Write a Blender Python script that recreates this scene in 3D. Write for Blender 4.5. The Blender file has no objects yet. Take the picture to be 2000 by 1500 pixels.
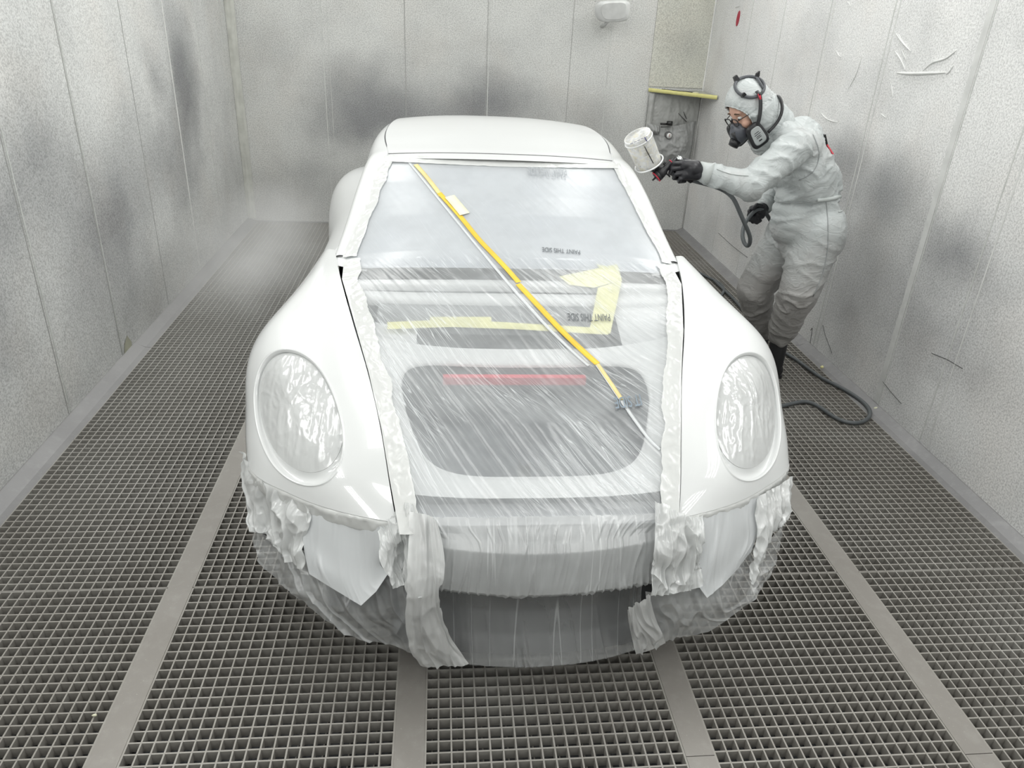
import bpy, bmesh, math, random
import numpy as np
from mathutils import Vector, Matrix, noise as mnoise
from mathutils.bvhtree import BVHTree
random.seed(7); rng = np.random.default_rng(7)
SC = bpy.context.scene
COL = SC.collection
PI = math.pi

# ------------------------------------------------------------------ camera
CAM_H = 1.85
FPX = 1468.0
def _n(v):
    v = np.array(v, float); return v / np.linalg.norm(v)
_vy = _n([-142.0, 738.0, -FPX]); _vz = _n([-150.0, -2947.0, -FPX])
_Y = _vy; _Z = -_vz; _Z = _n(_Z - _Y * np.dot(_Z, _Y)); _X = np.cross(_Y, _Z)
CAM_R = np.array([_X, _Y, _Z]); CAM_C = np.array([0.0, 0.0, CAM_H])
cd = bpy.data.cameras.new('camera'); cam = bpy.data.objects.new('camera', cd); COL.objects.link(cam)
cd.sensor_width = 36.0; cd.lens = FPX / 2000.0 * 36.0; cd.clip_start = 0.02; cd.clip_end = 100
M4 = Matrix.Identity(4)
for i in range(3):
    for j in range(3): M4[i][j] = CAM_R[i][j]
    M4[i][3] = CAM_C[i]
cam.matrix_world = M4
SC.camera = cam

def sight(px, py, axis, val):
    """point of the place seen at a photo pixel, on the plane axis = val (axis 0 x, 1 y, 2 z)"""
    d = CAM_R @ np.array([px - 1000.0, 750.0 - py, -FPX]); t = (val - CAM_C[axis]) / d[axis]
    return CAM_C + t * d
def PZ(px, py, z): return sight(px, py, 2, z)
def PY(px, py, y): return sight(px, py, 1, y)

# ------------------------------------------------------------------ world, exposure
W = bpy.data.worlds.new('world'); SC.world = W; W.use_nodes = True
W.node_tree.nodes['Background'].inputs[0].default_value = (0.75, 0.8, 0.85, 1)
W.node_tree.nodes['Background'].inputs[1].default_value = 0.02
vs = SC.view_settings
vs.view_transform = 'Standard'; vs.look = 'None'; vs.gamma = 1.0; vs.use_curve_mapping = False
vs.exposure = -2.6
SC.cycles.use_denoising = True; SC.cycles.adaptive_threshold = 0.015
SC.cycles.max_bounces = 9; SC.cycles.diffuse_bounces = 4; SC.cycles.glossy_bounces = 3
SC.cycles.transmission_bounces = 4; SC.cycles.transparent_max_bounces = 12
SC.cycles.volume_bounces = 3; SC.cycles.caustics_reflective = False; SC.cycles.caustics_refractive = False
SC.cycles.sample_clamp_indirect = 6.0

# booth lamps: long rows of tube fixtures in the ceiling corners and two rows overhead (all above the picture)
XL, XR, YB, YF, ZC = -1.755, 2.37, 7.07, -1.2, 2.95
LAMP_W = 21.0
def lamp_area(name, loc, aim, sx, sy, power):
    ld = bpy.data.lights.new(name, 'AREA'); ld.shape = 'RECTANGLE'; ld.size = sx; ld.size_y = sy
    ld.energy = power; ld.color = (0.995, 1.0, 0.98)
    o = bpy.data.objects.new(name, ld); COL.objects.link(o)
    o.location = loc; d = Vector(aim).normalized()
    # local x runs along the room's length
    zz = -d; xx = Vector((0, 1, 0)); yy = zz.cross(xx).normalized(); xx = yy.cross(zz).normalized()
    m = Matrix((xx, yy, zz)).transposed().to_4x4(); m.translation = Vector(loc); o.matrix_world = m
    return o
LAMPS = []
for k in range(4):
    yc = -0.2 + 1.95 * k
    LAMPS.append(((XL + 0.22, yc, ZC - 0.22), (1, 0, -1)))
    LAMPS.append(((XR - 0.22, yc, ZC - 0.22), (-1, 0, -1)))
for li, (loc, aim) in enumerate(LAMPS):
    ax = Vector((aim[2], 0, -aim[0])).normalized()
    for s in (-0.165, -0.055, 0.055, 0.165):
        p = Vector(loc) + ax * s
        lamp_area('tube_light', p, aim, 1.5, 0.05, LAMP_W)
for yc in (0.2, 2.6, 5.0):
    for xx_ in (-0.45, 1.05):
        lamp_area('tube_light', (xx_, yc, ZC - 0.03), (0, 0, -1), 1.5, 0.3, LAMP_W * 2.6)

# ------------------------------------------------------------------ helpers
class MB:
    def __init__(s): s.v = []; s.f = []; s.m = []
    def add(s, vs, fs, mi=0):
        b = len(s.v); s.v += [tuple(float(c) for c in p) for p in vs]
        s.f += [tuple(b + i for i in f) for f in fs]; s.m += [mi] * len(fs)
    def box(s, x0, x1, y0, y1, z0, z1, mi=0, bottom=True):
        v = [(x0,y0,z0),(x1,y0,z0),(x1,y1,z0),(x0,y1,z0),(x0,y0,z1),(x1,y0,z1),(x1,y1,z1),(x0,y1,z1)]
        f = [(4,5,6,7),(0,1,5,4),(1,2,6,5),(2,3,7,6),(3,0,4,7)]
        if bottom: f.append((3,2,1,0))
        s.add(v, f, mi)
    def obox(s, c, ax, ay, az, hx, hy, hz, mi=0, taper=1.0):
        c = np.array(c, float); ax, ay, az = [_n(a) for a in (ax, ay, az)]; v = []
        for k, t in ((-1, 1.0), (1, taper)):
            for i, j in ((-1,-1),(1,-1),(1,1),(-1,1)): v.append(c + ax*hx*i*t + ay*hy*j*t + az*hz*k)
        s.add(v, [(4,5,6,7),(0,1,5,4),(1,2,6,5),(2,3,7,6),(3,0,4,7),(3,2,1,0)], mi)
    def grid(s, P, mi=0, wrap=False, flip=False):
        P = np.asarray(P, float); n, m = P.shape[:2]; fs = []
        for i in range(n - 1):
            for j in range(m if wrap else m - 1):
                a, b, c, d = i*m+j, i*m+(j+1)%m, (i+1)*m+(j+1)%m, (i+1)*m+j
                fs.append((a, d, c, b) if flip else (a, b, c, d))
        s.add(P.reshape(-1, 3), fs, mi)
    def tube(s, pts, r, n=10, mi=0, caps=True, flat=None):
        pts = [np.array(p, float) for p in pts]; N = len(pts)
        rr = r if hasattr(r, '__len__') else [r] * N
        T = [_n(pts[min(i+1, N-1)] - pts[max(i-1, 0)]) for i in range(N)]
        up = np.array([0, 0, 1.0]) if abs(T[0][2]) < 0.9 else np.array([1.0, 0, 0])
        a = _n(np.cross(T[0], up)); rings = []
        for i in range(N):
            a = _n(a - T[i] * np.dot(a, T[i])); b = np.cross(T[i], a)
            rings.append([pts[i] + rr[i] * (math.cos(2*PI*k/n) * a + math.sin(2*PI*k/n) * b * (flat or 1)) for k in range(n)])
        s.grid(np.array(rings), mi, wrap=True, flip=True)
        if caps:
            b0 = len(s.v) - N * n
            s.f.append(tuple(b0 + k for k in range(n))); s.m.append(mi)
            s.f.append(tuple(b0 + (N-1)*n + n-1-k for k in range(n))); s.m.append(mi)
    def cyl(s, a, b, r0, r1=None, n=20, mi=0): s.tube([a, b], [r0, r0 if r1 is None else r1], n, mi)
    def ell(s, c, r, R=None, nu=14, nv=20, mi=0):
        c = np.array(c, float); P = []
        for i in range(nu + 1):
            th = PI * i / nu; row = []
            for j in range(nv):
                ph = 2*PI*j/nv; q = np.array([r[0]*math.sin(th)*math.cos(ph), r[1]*math.sin(th)*math.sin(ph), r[2]*math.cos(th)])
                if R is not None: q = R @ q
                row.append(c + q)
            P.append(row)
        s.grid(np.array(P), mi, wrap=True, flip=True)
    def build(s, name, mat, parent=None, smooth=True, weld=False, angle=None):
        me = bpy.data.meshes.new(name); me.from_pydata(s.v, [], s.f)
        mats = mat if isinstance(mat, (list, tuple)) else [mat]
        for m in mats: me.materials.append(m)
        if len(mats) > 1: me.polygons.foreach_set('material_index', s.m)
        if weld:
            bm = bmesh.new(); bm.from_mesh(me); bmesh.ops.remove_doubles(bm, verts=bm.verts, dist=1e-5)
            bmesh.ops.recalc_face_normals(bm, faces=bm.faces); bm.to_mesh(me); bm.free()
        me.polygons.foreach_set('use_smooth', [smooth] * len(me.polygons))
        if angle is not None:
            try: me.set_sharp_from_angle(angle=math.radians(angle))
            except Exception: pass
        me.update()
        o = bpy.data.objects.new(name, me); COL.objects.link(o)
        if parent is not None: o.parent = parent
        return o

def thing(name, label, cat, loc=(0, 0, 0), group=None, rotz=0):
    o = bpy.data.objects.new(name, None); COL.objects.link(o); o.location = loc; o.rotation_euler = (0, 0, rotz)
    o.empty_display_size = 0.1
    o['label'] = label; o['category'] = cat
    if group: o['group'] = group
    return o
def tag(o, label, cat, group=None, kind=None):
    o['label'] = label; o['category'] = cat
    if group: o['group'] = group
    if kind: o['kind'] = kind
    return o
def struct(o, label=None):
    o['kind'] = 'structure'
    if label: o['label'] = label
    return o
def keep(o, parent):
    """parent without moving (parent is an unrotated Empty)"""
    o.parent = parent; o.matrix_parent_inverse = Matrix.Translation(-Vector(parent.location)); return o

def spl(P, ts):
    """natural cubic spline through rows of P at uniform parameter 0..n-1 scaled to ts in 0..1"""
    P = np.asarray(P, float); sh = P.shape; n = sh[0]; Q = P.reshape(n, -1)
    A = np.zeros((n, n)); B = np.zeros_like(Q)
    A[0, 0] = A[-1, -1] = 1
    for i in range(1, n - 1):
        A[i, i-1] = 1; A[i, i] = 4; A[i, i+1] = 1; B[i] = 6 * (Q[i+1] - 2*Q[i] + Q[i-1])
    Mx = np.linalg.solve(A, B)
    t = np.clip(np.asarray(ts, float), 0, 1) * (n - 1); i = np.minimum(t.astype(int), n - 2); f = (t - i)[:, None]
    a = Q[i]*(1-f) + Q[i+1]*f
    r = a + ((1-f)**3 - (1-f)) * Mx[i] / 6 + (f**3 - f) * Mx[i+1] / 6
    return r.reshape((len(t),) + sh[1:])
def lin(P, ts):
    P = np.asarray(P, float); n = len(P); t = np.clip(np.asarray(ts, float), 0, 1) * (n-1)
    i = np.minimum(t.astype(int), n-2); f = (t - i).reshape((-1,) + (1,)*(P.ndim-1))
    return P[i]*(1-f) + P[i+1]*f

def nz(x, y, z=0.0, sc=1.0): return mnoise.noise(Vector((x*sc, y*sc, z*sc)))
def vnoise(p, sc):  # p (N,3)
    return np.array([mnoise.noise(Vector(q) * sc) for q in p])
def normals_of(P):
    du = np.gradient(P, axis=0); dv = np.gradient(P, axis=1); n = np.cross(du, dv)
    l = np.linalg.norm(n, axis=2, keepdims=True); l[l < 1e-9] = 1; return n / l

# ------------------------------------------------------------------ materials
class NT:
    def __init__(s, name):
        s.mat = bpy.data.materials.new(name); s.mat.use_nodes = True; s.t = s.mat.node_tree
        s.t.nodes.clear(); s.out = s.t.nodes.new('ShaderNodeOutputMaterial')
    def n(s, typ, **kw):
        nd = s.t.nodes.new('ShaderNode' + typ)
        for k, v in kw.items():
            if k.startswith('i_'):
                key = k[2:]; key = int(key) if key.isdigit() else key.replace('_', ' ')
                if hasattr(v, 'is_linked') or isinstance(v, bpy.types.NodeSocket): s.t.links.new(v, nd.inputs[key])
                else: nd.inputs[key].default_value = v
            else: setattr(nd, k, v)
        return nd
    def L(s, a, b): s.t.links.new(a, b)
    def coord(s, scale=(1,1,1), rot=(0,0,0), loc=(0,0,0), kind='Object'):
        c = s.n('TexCoord'); m = s.n('Mapping'); s.L(c.outputs[kind], m.inputs[0])
        m.inputs['Scale'].default_value = scale; m.inputs['Rotation'].default_value = rot; m.inputs['Location'].default_value = loc
        return m.outputs[0]
    def noise(s, vec, scale=5, detail=4, rough=0.55, dist=0.0):
        nd = s.n('TexNoise'); s.L(vec, nd.inputs['Vector']); nd.inputs['Scale'].default_value = scale
        nd.inputs['Detail'].default_value = detail; nd.inputs['Roughness'].default_value = rough; nd.inputs['Distortion'].default_value = dist
        return nd.outputs[0]
    def ramp(s, fac, a, b, c0=0.0, c1=1.0, smooth=True):
        r = s.n('MapRange'); r.interpolation_type = 'SMOOTHSTEP' if smooth else 'LINEAR'; s.L(fac, r.inputs[0])
        r.inputs[1].default_value = a; r.inputs[2].default_value = b; r.inputs[3].default_value = c0; r.inputs[4].default_value = c1
        return r.outputs[0]
    def math(s, op, a, b=None, c=None):
        m = s.n('Math', operation=op)
        for i, q in enumerate((a, b, c)):
            if q is None: continue
            if isinstance(q, (int, float)): m.inputs[i].default_value = q
            else: s.L(q, m.inputs[i])
        return m.outputs[0]
    def mix(s, fac, a, b, mode='MIX'):
        m = s.n('Mix', data_type='RGBA', blend_type=mode)
        for i, q in ((0, fac), (6, a), (7, b)):
            if isinstance(q, (int, float)): m.inputs[i].default_value = q
            elif isinstance(q, tuple): m.inputs[i].default_value = q if len(q) == 4 else q + (1,)
            else: s.L(q, m.inputs[i])
        return m.outputs[2]
    def bump(s, h, strength=0.3, dist=0.01, normal=None):
        b = s.n('Bump'); s.L(h, b.inputs['Height']); b.inputs['Strength'].default_value = strength; b.inputs['Distance'].default_value = dist
        if normal is not None: s.L(normal, b.inputs['Normal'])
        return b.outputs[0]
    def bsdf(s, color, rough=0.5, metal=0.0, normal=None, coat=0.0, spec=0.5, alpha=None, trans=0.0):
        p = s.n('BsdfPrincipled')
        for key, q in (('Base Color', color), ('Roughness', rough), ('Metallic', metal)):
            if isinstance(q, tuple): p.inputs[key].default_value = q if len(q) == 4 else q + (1,)
            elif isinstance(q, (int, float)): p.inputs[key].default_value = q
            else: s.L(q, p.inputs[key])
        p.inputs['Coat Weight'].default_value = coat; p.inputs['Coat Roughness'].default_value = 0.04
        p.inputs['Specular IOR Level'].default_value = spec; p.inputs['Transmission Weight'].default_value = trans
        if normal is not None: s.L(normal, p.inputs['Normal'])
        return p.outputs[0]
    def done(s, sh): s.L(sh, s.out.inputs[0]); return s.mat

def simple(name, color, rough=0.5, metal=0.0, bump=None, coat=0.0, var=0.08, vs_=12):
    t = NT(name); v = t.coord()
    nn = t.noise(v, vs_, 3); c = t.mix(t.ramp(nn, 0.3, 0.7, 0, 1), tuple(c_*(1-var) for c_ in color), tuple(min(1, c_*(1+var)) for c_ in color))
    nm = None
    if bump: nm = t.bump(t.noise(v, bump[0], 4), bump[1], bump[2] if len(bump) > 2 else 0.005)
    return t.done(t.bsdf(c, rough, metal, nm, coat))

def wall_mat(name, base, blobs, axis, seed=0):
    """sprayed protective wall film: fine grain, grey overspray clouds of their own place and shape, wide grey ellipses low down"""
    t = NT(name); v = t.coord(loc=(seed, 0, 0)); raw = t.coord()
    warp = t.noise(v, 3.2, 4, 0.6)
    wv = t.n('VectorMath', operation='MULTIPLY_ADD'); 
    wn = t.n('TexNoise'); t.L(v, wn.inputs['Vector']); wn.inputs['Scale'].default_value = 2.6; wn.inputs['Detail'].default_value = 4
    t.L(wn.outputs[1], wv.inputs[0]); wv.inputs[1].default_value = (0.35, 0.35, 0.35); t.L(raw, wv.inputs[2])
    acc = None
    for (c, r, a) in blobs:
        sb = t.n('VectorMath', operation='SUBTRACT'); t.L(wv.outputs[0], sb.inputs[0]); sb.inputs[1].default_value = tuple(q + 0.175 for q in c)
        ml = t.n('VectorMath', operation='MULTIPLY'); t.L(sb.outputs[0], ml.inputs[0]); ml.inputs[1].default_value = tuple(1.0 / q for q in r)
        ln = t.n('VectorMath', operation='LENGTH'); t.L(ml.outputs[0], ln.inputs[0])
        m = t.ramp(ln.outputs['Value'], 1.0, 0.0, 0.0, a)
        acc = m if acc is None else t.math('ADD', acc, m)
    lowf = t.ramp(t.noise(v, 1.5, 4, 0.6), 0.40, 0.72, 0.0, 0.22)
    acc = t.math('ADD', acc, lowf)
    streak = t.noise(t.coord(scale=(4, 4, 0.5), loc=(seed, 3, 1)), 6, 4)
    acc = t.math('ADD', acc, t.ramp(streak, 0.55, 0.8, 0.0, 0.06))
    acc = t.math('MINIMUM', acc, 0.85)
    col = t.mix(acc, base, (0.235, 0.24, 0.25))
    tint = t.ramp(t.noise(v, 2.1, 2), 0.45, 0.7, 0, 0.35)
    col = t.mix(tint, col, (0.97, 0.93, 0.9), 'MULTIPLY')
    grain = t.noise(v, 115, 3, 0.7)
    g2 = t.ramp(grain, 0.34, 0.62, 0.72, 1.09)
    gm = t.n('VectorMath', operation='SCALE'); t.L(col, gm.inputs[0]); t.L(g2, gm.inputs['Scale'])
    specks = t.math('MULTIPLY', t.ramp(t.noise(v, 85, 2, 0.8), 0.60, 0.70, 0, 0.6), t.ramp(acc, 0.05, 0.5, 0.25, 1.0))
    col2 = t.mix(specks, gm.outputs[0], (0.22, 0.22, 0.21))
    nm = t.bump(grain, 0.35, 0.003)
    nm = t.bump(t.noise(t.coord(scale=(1.5, 1.5, 0.6)), 3.0, 3, 0.5, 1.0), 0.35, 0.02, nm)
    return t.done(t.bsdf(col2, 0.75, 0, nm, spec=0.25))

M = {}
def dusty_metal(name, c, dust, rough=0.55, sc=1.0):
    t = NT(name); v = t.coord(kind='Object')
    geo = t.n('NewGeometry').outputs['Position']
    big = t.noise(geo, 0.9, 3, 0.6); sm = t.noise(geo, 22 * sc, 4, 0.6)
    d = t.math('ADD', t.ramp(big, 0.40, 0.68, 0, 0.55), t.ramp(sm, 0.45, 0.75, 0, 0.3))
    dl = t.n('VectorMath', operation='SUBTRACT'); t.L(geo, dl.inputs[0]); dl.inputs[1].default_value = (-1.15, 4.9, 0)
    dm = t.n('VectorMath', operation='MULTIPLY'); t.L(dl.outputs[0], dm.inputs[0]); dm.inputs[1].default_value = (0.75, 0.42, 0)
    dn = t.n('VectorMath', operation='LENGTH'); t.L(dm.outputs[0], dn.inputs[0])
    d = t.math('MINIMUM', t.math('ADD', d, t.ramp(t.math('ADD', dn.outputs['Value'], t.math('MULTIPLY', sm, 0.3)), 1.3, 0.2, 0.0, 0.85)), 1.0)
    col = t.mix(d, c, dust)
    sp = t.ramp(t.noise(geo, 160, 2, 0.8), 0.68, 0.75, 0, 0.5)
    col = t.mix(sp, col, tuple(min(1, q*1.5) for q in dust))
    return t.done(t.bsdf(col, rough, 0.25, t.bump(sm, 0.2, 0.002)))
M['bar'] = dusty_metal('grating_steel', (0.34, 0.322, 0.293), (0.48, 0.468, 0.44))
M['beam'] = dusty_metal('beam_steel', (0.29, 0.272, 0.25), (0.40, 0.384, 0.36), 0.5)
M['ledge'] = dusty_metal('ledge_sheet', (0.25, 0.247, 0.25), (0.40, 0.395, 0.398), 0.5)
# ------------------------------------------------------------------ room shell
wl = wall_mat('left_wall_film', (0.80, 0.805, 0.79), [
    ((XL, 3.55, 1.12), (0.7, 0.8, 0.50), 0.55), ((XL, 5.78, 1.38), (0.7, 0.48, 0.62), 0.75), ((XL, 5.22, 1.40), (0.7, 0.28, 0.28), 0.5),
    ((XL, 4.55, 0.88), (0.8, 1.0, 0.50), 0.5), ((XL, 3.95, 0.60), (0.8, 0.8, 0.60), 0.5), ((XL, 5.5, 0.9), (0.8, 0.8, 0.6), 0.5),
    ((XL, 5.5, 1.8), (0.8, 0.4, 0.4), 0.3), ((XL, 4.6, 0.3), (0.8, 3.2, 0.85), 0.15), ((XL, 2.9, 0.75), (0.8, 0.7, 0.8), 0.45)], 0, 1.3)  # the long low ellipse turns the wall greyer towards the floor
wb = wall_mat('back_wall_film', (0.70, 0.705, 0.685), [
    ((-0.68, YB, 1.25), (0.6, 0.7, 0.30), 0.5), ((-0.62, YB, 0.95), (0.8, 0.7, 0.42), 0.75), ((0.35, YB, 1.12), (0.95, 0.7, 0.40), 0.6),
    ((-0.9, YB, 0.35), (0.8, 0.8, 0.5), 0.25), ((0.2, YB, 0.85), (1.3, 0.8, 0.5), 0.35), ((1.35, YB, 1.0), (0.4, 0.7, 0.4), 0.18),
    ((0.9, YB, 0.4), (2.0, 0.8, 0.5), 0.2)], 1, 4.1)  # wide low ellipse greys the bottom of the back wall
wr = wall_mat('right_wall_film', (0.86, 0.86, 0.85), [
    ((XR, 4.42, 1.12), (0.8, 0.42, 0.30), 0.6), ((XR, 3.85, 1.12), (0.8, 0.5, 0.34), 0.6), ((XR, 3.15, 0.93), (0.8, 0.55, 0.26), 0.55),
    ((XR, 4.0, 0.65), (0.8, 1.3, 0.7), 0.38), ((XR, 3.0, 0.6), (0.8, 0.9, 0.4), 0.3), ((XR, 5.6, 0.6), (0.8, 0.8, 0.5), 0.4), ((XR, 3.5, 0.3), (0.8, 3.0, 0.7), 0.12)], 0, 7.7)  # last ellipse runs along the wall, greyer towards its foot
m = MB(); m.box(XL-0.08, XL, YF-0.08, YB+0.08, -0.2, ZC); wall_left = struct(m.build('wall_left', wl, smooth=False))
m = MB(); m.box(XR, XR+0.08, YF-0.08, YB+0.08, -0.2, ZC); wall_right = struct(m.build('wall_right', wr, smooth=False))
m = MB(); m.box(XL, XR, YB, YB+0.08, -0.2, ZC); wall_back = struct(m.build('wall_back', wb, smooth=False))
plainw = simple('plain_wall', (0.66, 0.67, 0.66), 0.7)
m = MB(); m.box(XL, XR, YF-0.08, YF, -0.2, ZC); struct(m.build('wall_front', plainw, smooth=False))
m = MB(); m.box(XL-0.08, XR+0.08, YF-0.08, YB+0.08, ZC, ZC+0.08); struct(m.build('ceiling', simple('ceiling_filter', (0.78, 0.79, 0.78), 0.8, bump=(60, 0.3, 0.004)), smooth=False))
# lamp fixtures in the ceiling corners (white sheet-metal trays that carry the tubes)
fx = simple('fixture_white', (0.8, 0.8, 0.8), 0.4)
for li, (loc, aim) in enumerate(LAMPS):
    a = _n(aim); ax = _n([a[2], 0, -a[0]])
    t_ = thing('ceiling_lamp', 'white four-tube booth lamp in the ceiling corner, out of the picture', 'lamp', (loc[0], loc[1], loc[2]), 'booth lamps along the ceiling corners')
    m = MB(); m.obox(-a * 0.03, ax, (0, 1, 0), a, 0.24, 0.8, 0.012); m.build('tray', fx, t_, smooth=False)

# pit floor and filter mat below the gratings
t = NT('filter_mat'); geo = t.n('NewGeometry').outputs['Position']
nn = t.noise(geo, 30, 5, 0.7)
c = t.mix(t.ramp(nn, 0.35, 0.7), (0.085, 0.090, 0.096), (0.15, 0.155, 0.16))
c = t.mix(t.ramp(t.noise(geo, 1.1, 2), 0.42, 0.65, 0, 0.6), c, (0.20, 0.20, 0.197))
def spot(cx, cy, rx, ry, colr, amt, c):
    sb = t.n('VectorMath', operation='SUBTRACT'); t.L(geo, sb.inputs[0]); sb.inputs[1].default_value = (cx, cy, 0)
    ml = t.n('VectorMath', operation='MULTIPLY'); t.L(sb.outputs[0], ml.inputs[0]); ml.inputs[1].default_value = (1/rx, 1/ry, 0)
    ln = t.n('VectorMath', operation='LENGTH'); t.L(ml.outputs[0], ln.inputs[0])
    dd = t.math('ADD', ln.outputs['Value'], t.math('MULTIPLY', t.noise(geo, 14, 3), 1.2))
    return t.mix(t.ramp(dd, 1.7, 1.2, 0, amt), c, colr)
dl = t.n('VectorMath', operation='SUBTRACT'); t.L(geo, dl.inputs[0]); dl.inputs[1].default_value = (-1.15, 5.0, 0)
dm = t.n('VectorMath', operation='MULTIPLY'); t.L(dl.outputs[0], dm.inputs[0]); dm.inputs[1].default_value = (0.75, 0.42, 0)
dn = t.n('VectorMath', operation='LENGTH'); t.L(dm.outputs[0], dn.inputs[0]); c = t.mix(t.ramp(dn.outputs['Value'], 1.4, 0.3, 0.0, 0.95), c, (0.48, 0.48, 0.465))
c = spot(-1.10, 2.43, 0.14, 0.075, (0.13, 0.012, 0.014), 0.9, c); c = spot(-0.98, 2.55, 0.09, 0.06, (0.12, 0.014, 0.016), 0.7, c)
M['mat'] = t.done(t.bsdf(c, 0.95, 0, t.bump(nn, 0.6, 0.01), spec=0.1))
m = MB(); m.box(XL, XR, YF, YB, -0.14, -0.075); struct(m.build('floor', M['mat'], smooth=False))

# ledges along the walls
LX, RX = -1.662, 2.288
def prism(poly, y0, y1, mb, mi=0):
    n = len(poly); v = [(x, y0, z) for x, z in poly] + [(x, y1, z) for x, z in poly]
    mb.add(v, [tuple(range(n)), tuple(range(2*n-1, n-1, -1))] + [(i, i+n, (i+1) % n + n, (i+1) % n) for i in range(n)], mi)
m = MB(); prism([(XL, -0.03), (LX, -0.03), (LX, 0.0), (LX-0.03, 0.004), (XL+0.006, 0.028), (XL, 0.028)], YF, 4.16, m)
prism([(XL, -0.03), (LX, -0.03), (LX, 0.0), (LX-0.03, 0.003), (XL+0.006, 0.024), (XL, 0.024)], 4.165, YB, m)
struct(m.build('baseboard_left', M['ledge'], smooth=False))
m = MB(); prism([(XR, -0.03), (RX, -0.03), (RX, 0.0), (RX+0.03, 0.004), (XR-0.006, 0.028), (XR, 0.028)][::-1], YF, 4.26, m)
prism([(XR, -0.03), (RX, -0.03), (RX, 0.0), (RX+0.03, 0.003), (XR-0.006, 0.024), (XR, 0.024)][::-1], 4.265, YB, m)
struct(m.build('baseboard_right', M['ledge'], smooth=False))
m = MB(); m.box(LX, RX, 7.03, YB, -0.03, 0.003); struct(m.build('baseboard_back', M['ledge'], smooth=False))

# beams and gratings
BEAMS = [(-0.934, -0.850), (-0.121, -0.036), (0.692, 0.776), (1.504, 1.590)]
bl = ['leftmost', 'second from the left, running under the nose of the car,', 'third from the left, running under the nose of the car,', 'rightmost']
for k, (a, b) in enumerate(BEAMS):
    t_ = thing('floor_beam', 'flat grey steel floor strip between gratings, %s of the four' % bl[k], 'floor beam', ((a+b)/2, 3.0, 0))
    ys = [YF, 1.365, 4.2, 7.03] if k != 3 else [YF, 1.33, 4.2, 7.03]
    for y0, y1 in zip(ys[:-1], ys[1:]):
        m = MB(); m.box(a - (a+b)/2 + 0.001, b - (a+b)/2 - 0.001, y0 - 3.0 + 0.0012, y1 - 3.0 - 0.0012, -0.06, 0.0015)
        o = m.build('cover_plate', M['beam'], t_, smooth=False)
STR = [(LX, BEAMS[0][0]), (BEAMS[0][1], BEAMS[1][0]), (BEAMS[1][1], BEAMS[2][0]), (BEAMS[2][1], BEAMS[3][0]), (BEAMS[3][1], RX)]
SEAMS = [-1.0, 0.10, 1.12, 2.11, 3.12, 4.17, 5.11, 6.05, 7.03]
def panel_mesh(w, l):
    m = MB(); nx = int(round(w / 0.0362)); ny = int(round(l / 0.0362)); th = 0.0023; g = 0.002
    x0, x1, y0, y1 = g, w - g, g, l - g
    for i in range(nx + 1):
        x = x0 + (x1 - x0) * i / nx; e = th * 1.2 if i in (0, nx) else th
        m.box(x - e, x + e, y0, y1, -0.034, 0.0, bottom=False)
    for j in range(ny + 1):
        y = y0 + (y1 - y0) * j / ny; e = th * 1.2 if j in (0, ny) else th
        m.box(x0, x1, y - e, y + e, -0.034, -0.0004, bottom=False)
    # coarser carrier rods below
    for i in range(0, nx, 2):
        x = x0 + (x1 - x0) * (i + 0.5) / nx; m.box(x - 0.002, x + 0.002, y0, y1, -0.058, -0.05, bottom=False)
    return m
cache = {}
snames = ['along the left wall', 'left of the car', 'under the middle of the car', 'right of the car', 'along the right wall']
rnames = ['behind the camera', 'nearest row', 'second nearest row', 'third nearest row', 'fourth nearest row', 'third row from the back wall', 'second row from the back wall', 'row against the back wall']
for i, (a, b) in enumerate(STR):
    for j in range(1, len(SEAMS) - 1):
        l = SEAMS[j+1] - SEAMS[j]; w = b - a
        key = (round(w, 3), round(l, 3))
        if key not in cache:
            o = panel_mesh(w, l).build('floor_grating', M['bar'], smooth=False); cache[key] = o.data
        else:
            o = bpy.data.objects.new('floor_grating', cache[key]); COL.objects.link(o)
        o.location = (a, SEAMS[j], 0)
        tag(o, 'steel floor grating %s, %s' % (snames[i], rnames[j]), 'floor grating', 'steel floor gratings')
# ------------------------------------------------------------------ car (local x from its mid line, y and z as in the room)
CX = 0.285
car = thing('car', 'white rear-engined sports car in primer-white paint, front end masked with plastic film', 'car', (CX, 2.6, 0))
def paint(name, rough=0.28, coat=0.9, col=(0.73, 0.742, 0.74), peel=0.06):
    t = NT(name); v = t.coord()
    nm = t.bump(t.noise(v, 260, 2, 0.6), peel, 0.001)
    return t.done(t.bsdf(t.mix(t.ramp(t.noise(v, 2.0, 2), 0.3, 0.7), col, tuple(c*0.985 for c in col)), rough, 0, nm, coat, spec=0.45))
M['wet'] = paint('fresh_white_paint', 0.18, 1.0, peel=0.03)
M['paint'] = paint('white_paint', 0.38, 0.6)
M['shut'] = simple('panel_gap', (0.12, 0.12, 0.125), 0.7)
M['rubber'] = simple('tyre_rubber', (0.03, 0.03, 0.032), 0.7)
M['alloy'] = simple('wheel_metal', (0.35, 0.35, 0.36), 0.4, 0.6)
CC = np.array([CX, 0, 0])
def carobj(mb, name, mat, parent=car, **k):
    """mb is in car coordinates (x from the mid line, y, z in room)"""
    ox = np.array([0, 2.6, 0.0])
    mb.v = [(p[0] - ox[0], p[1] - ox[1], p[2] - ox[2]) for p in mb.v]
    return mb.build(name, mat, parent, **k)

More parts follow.
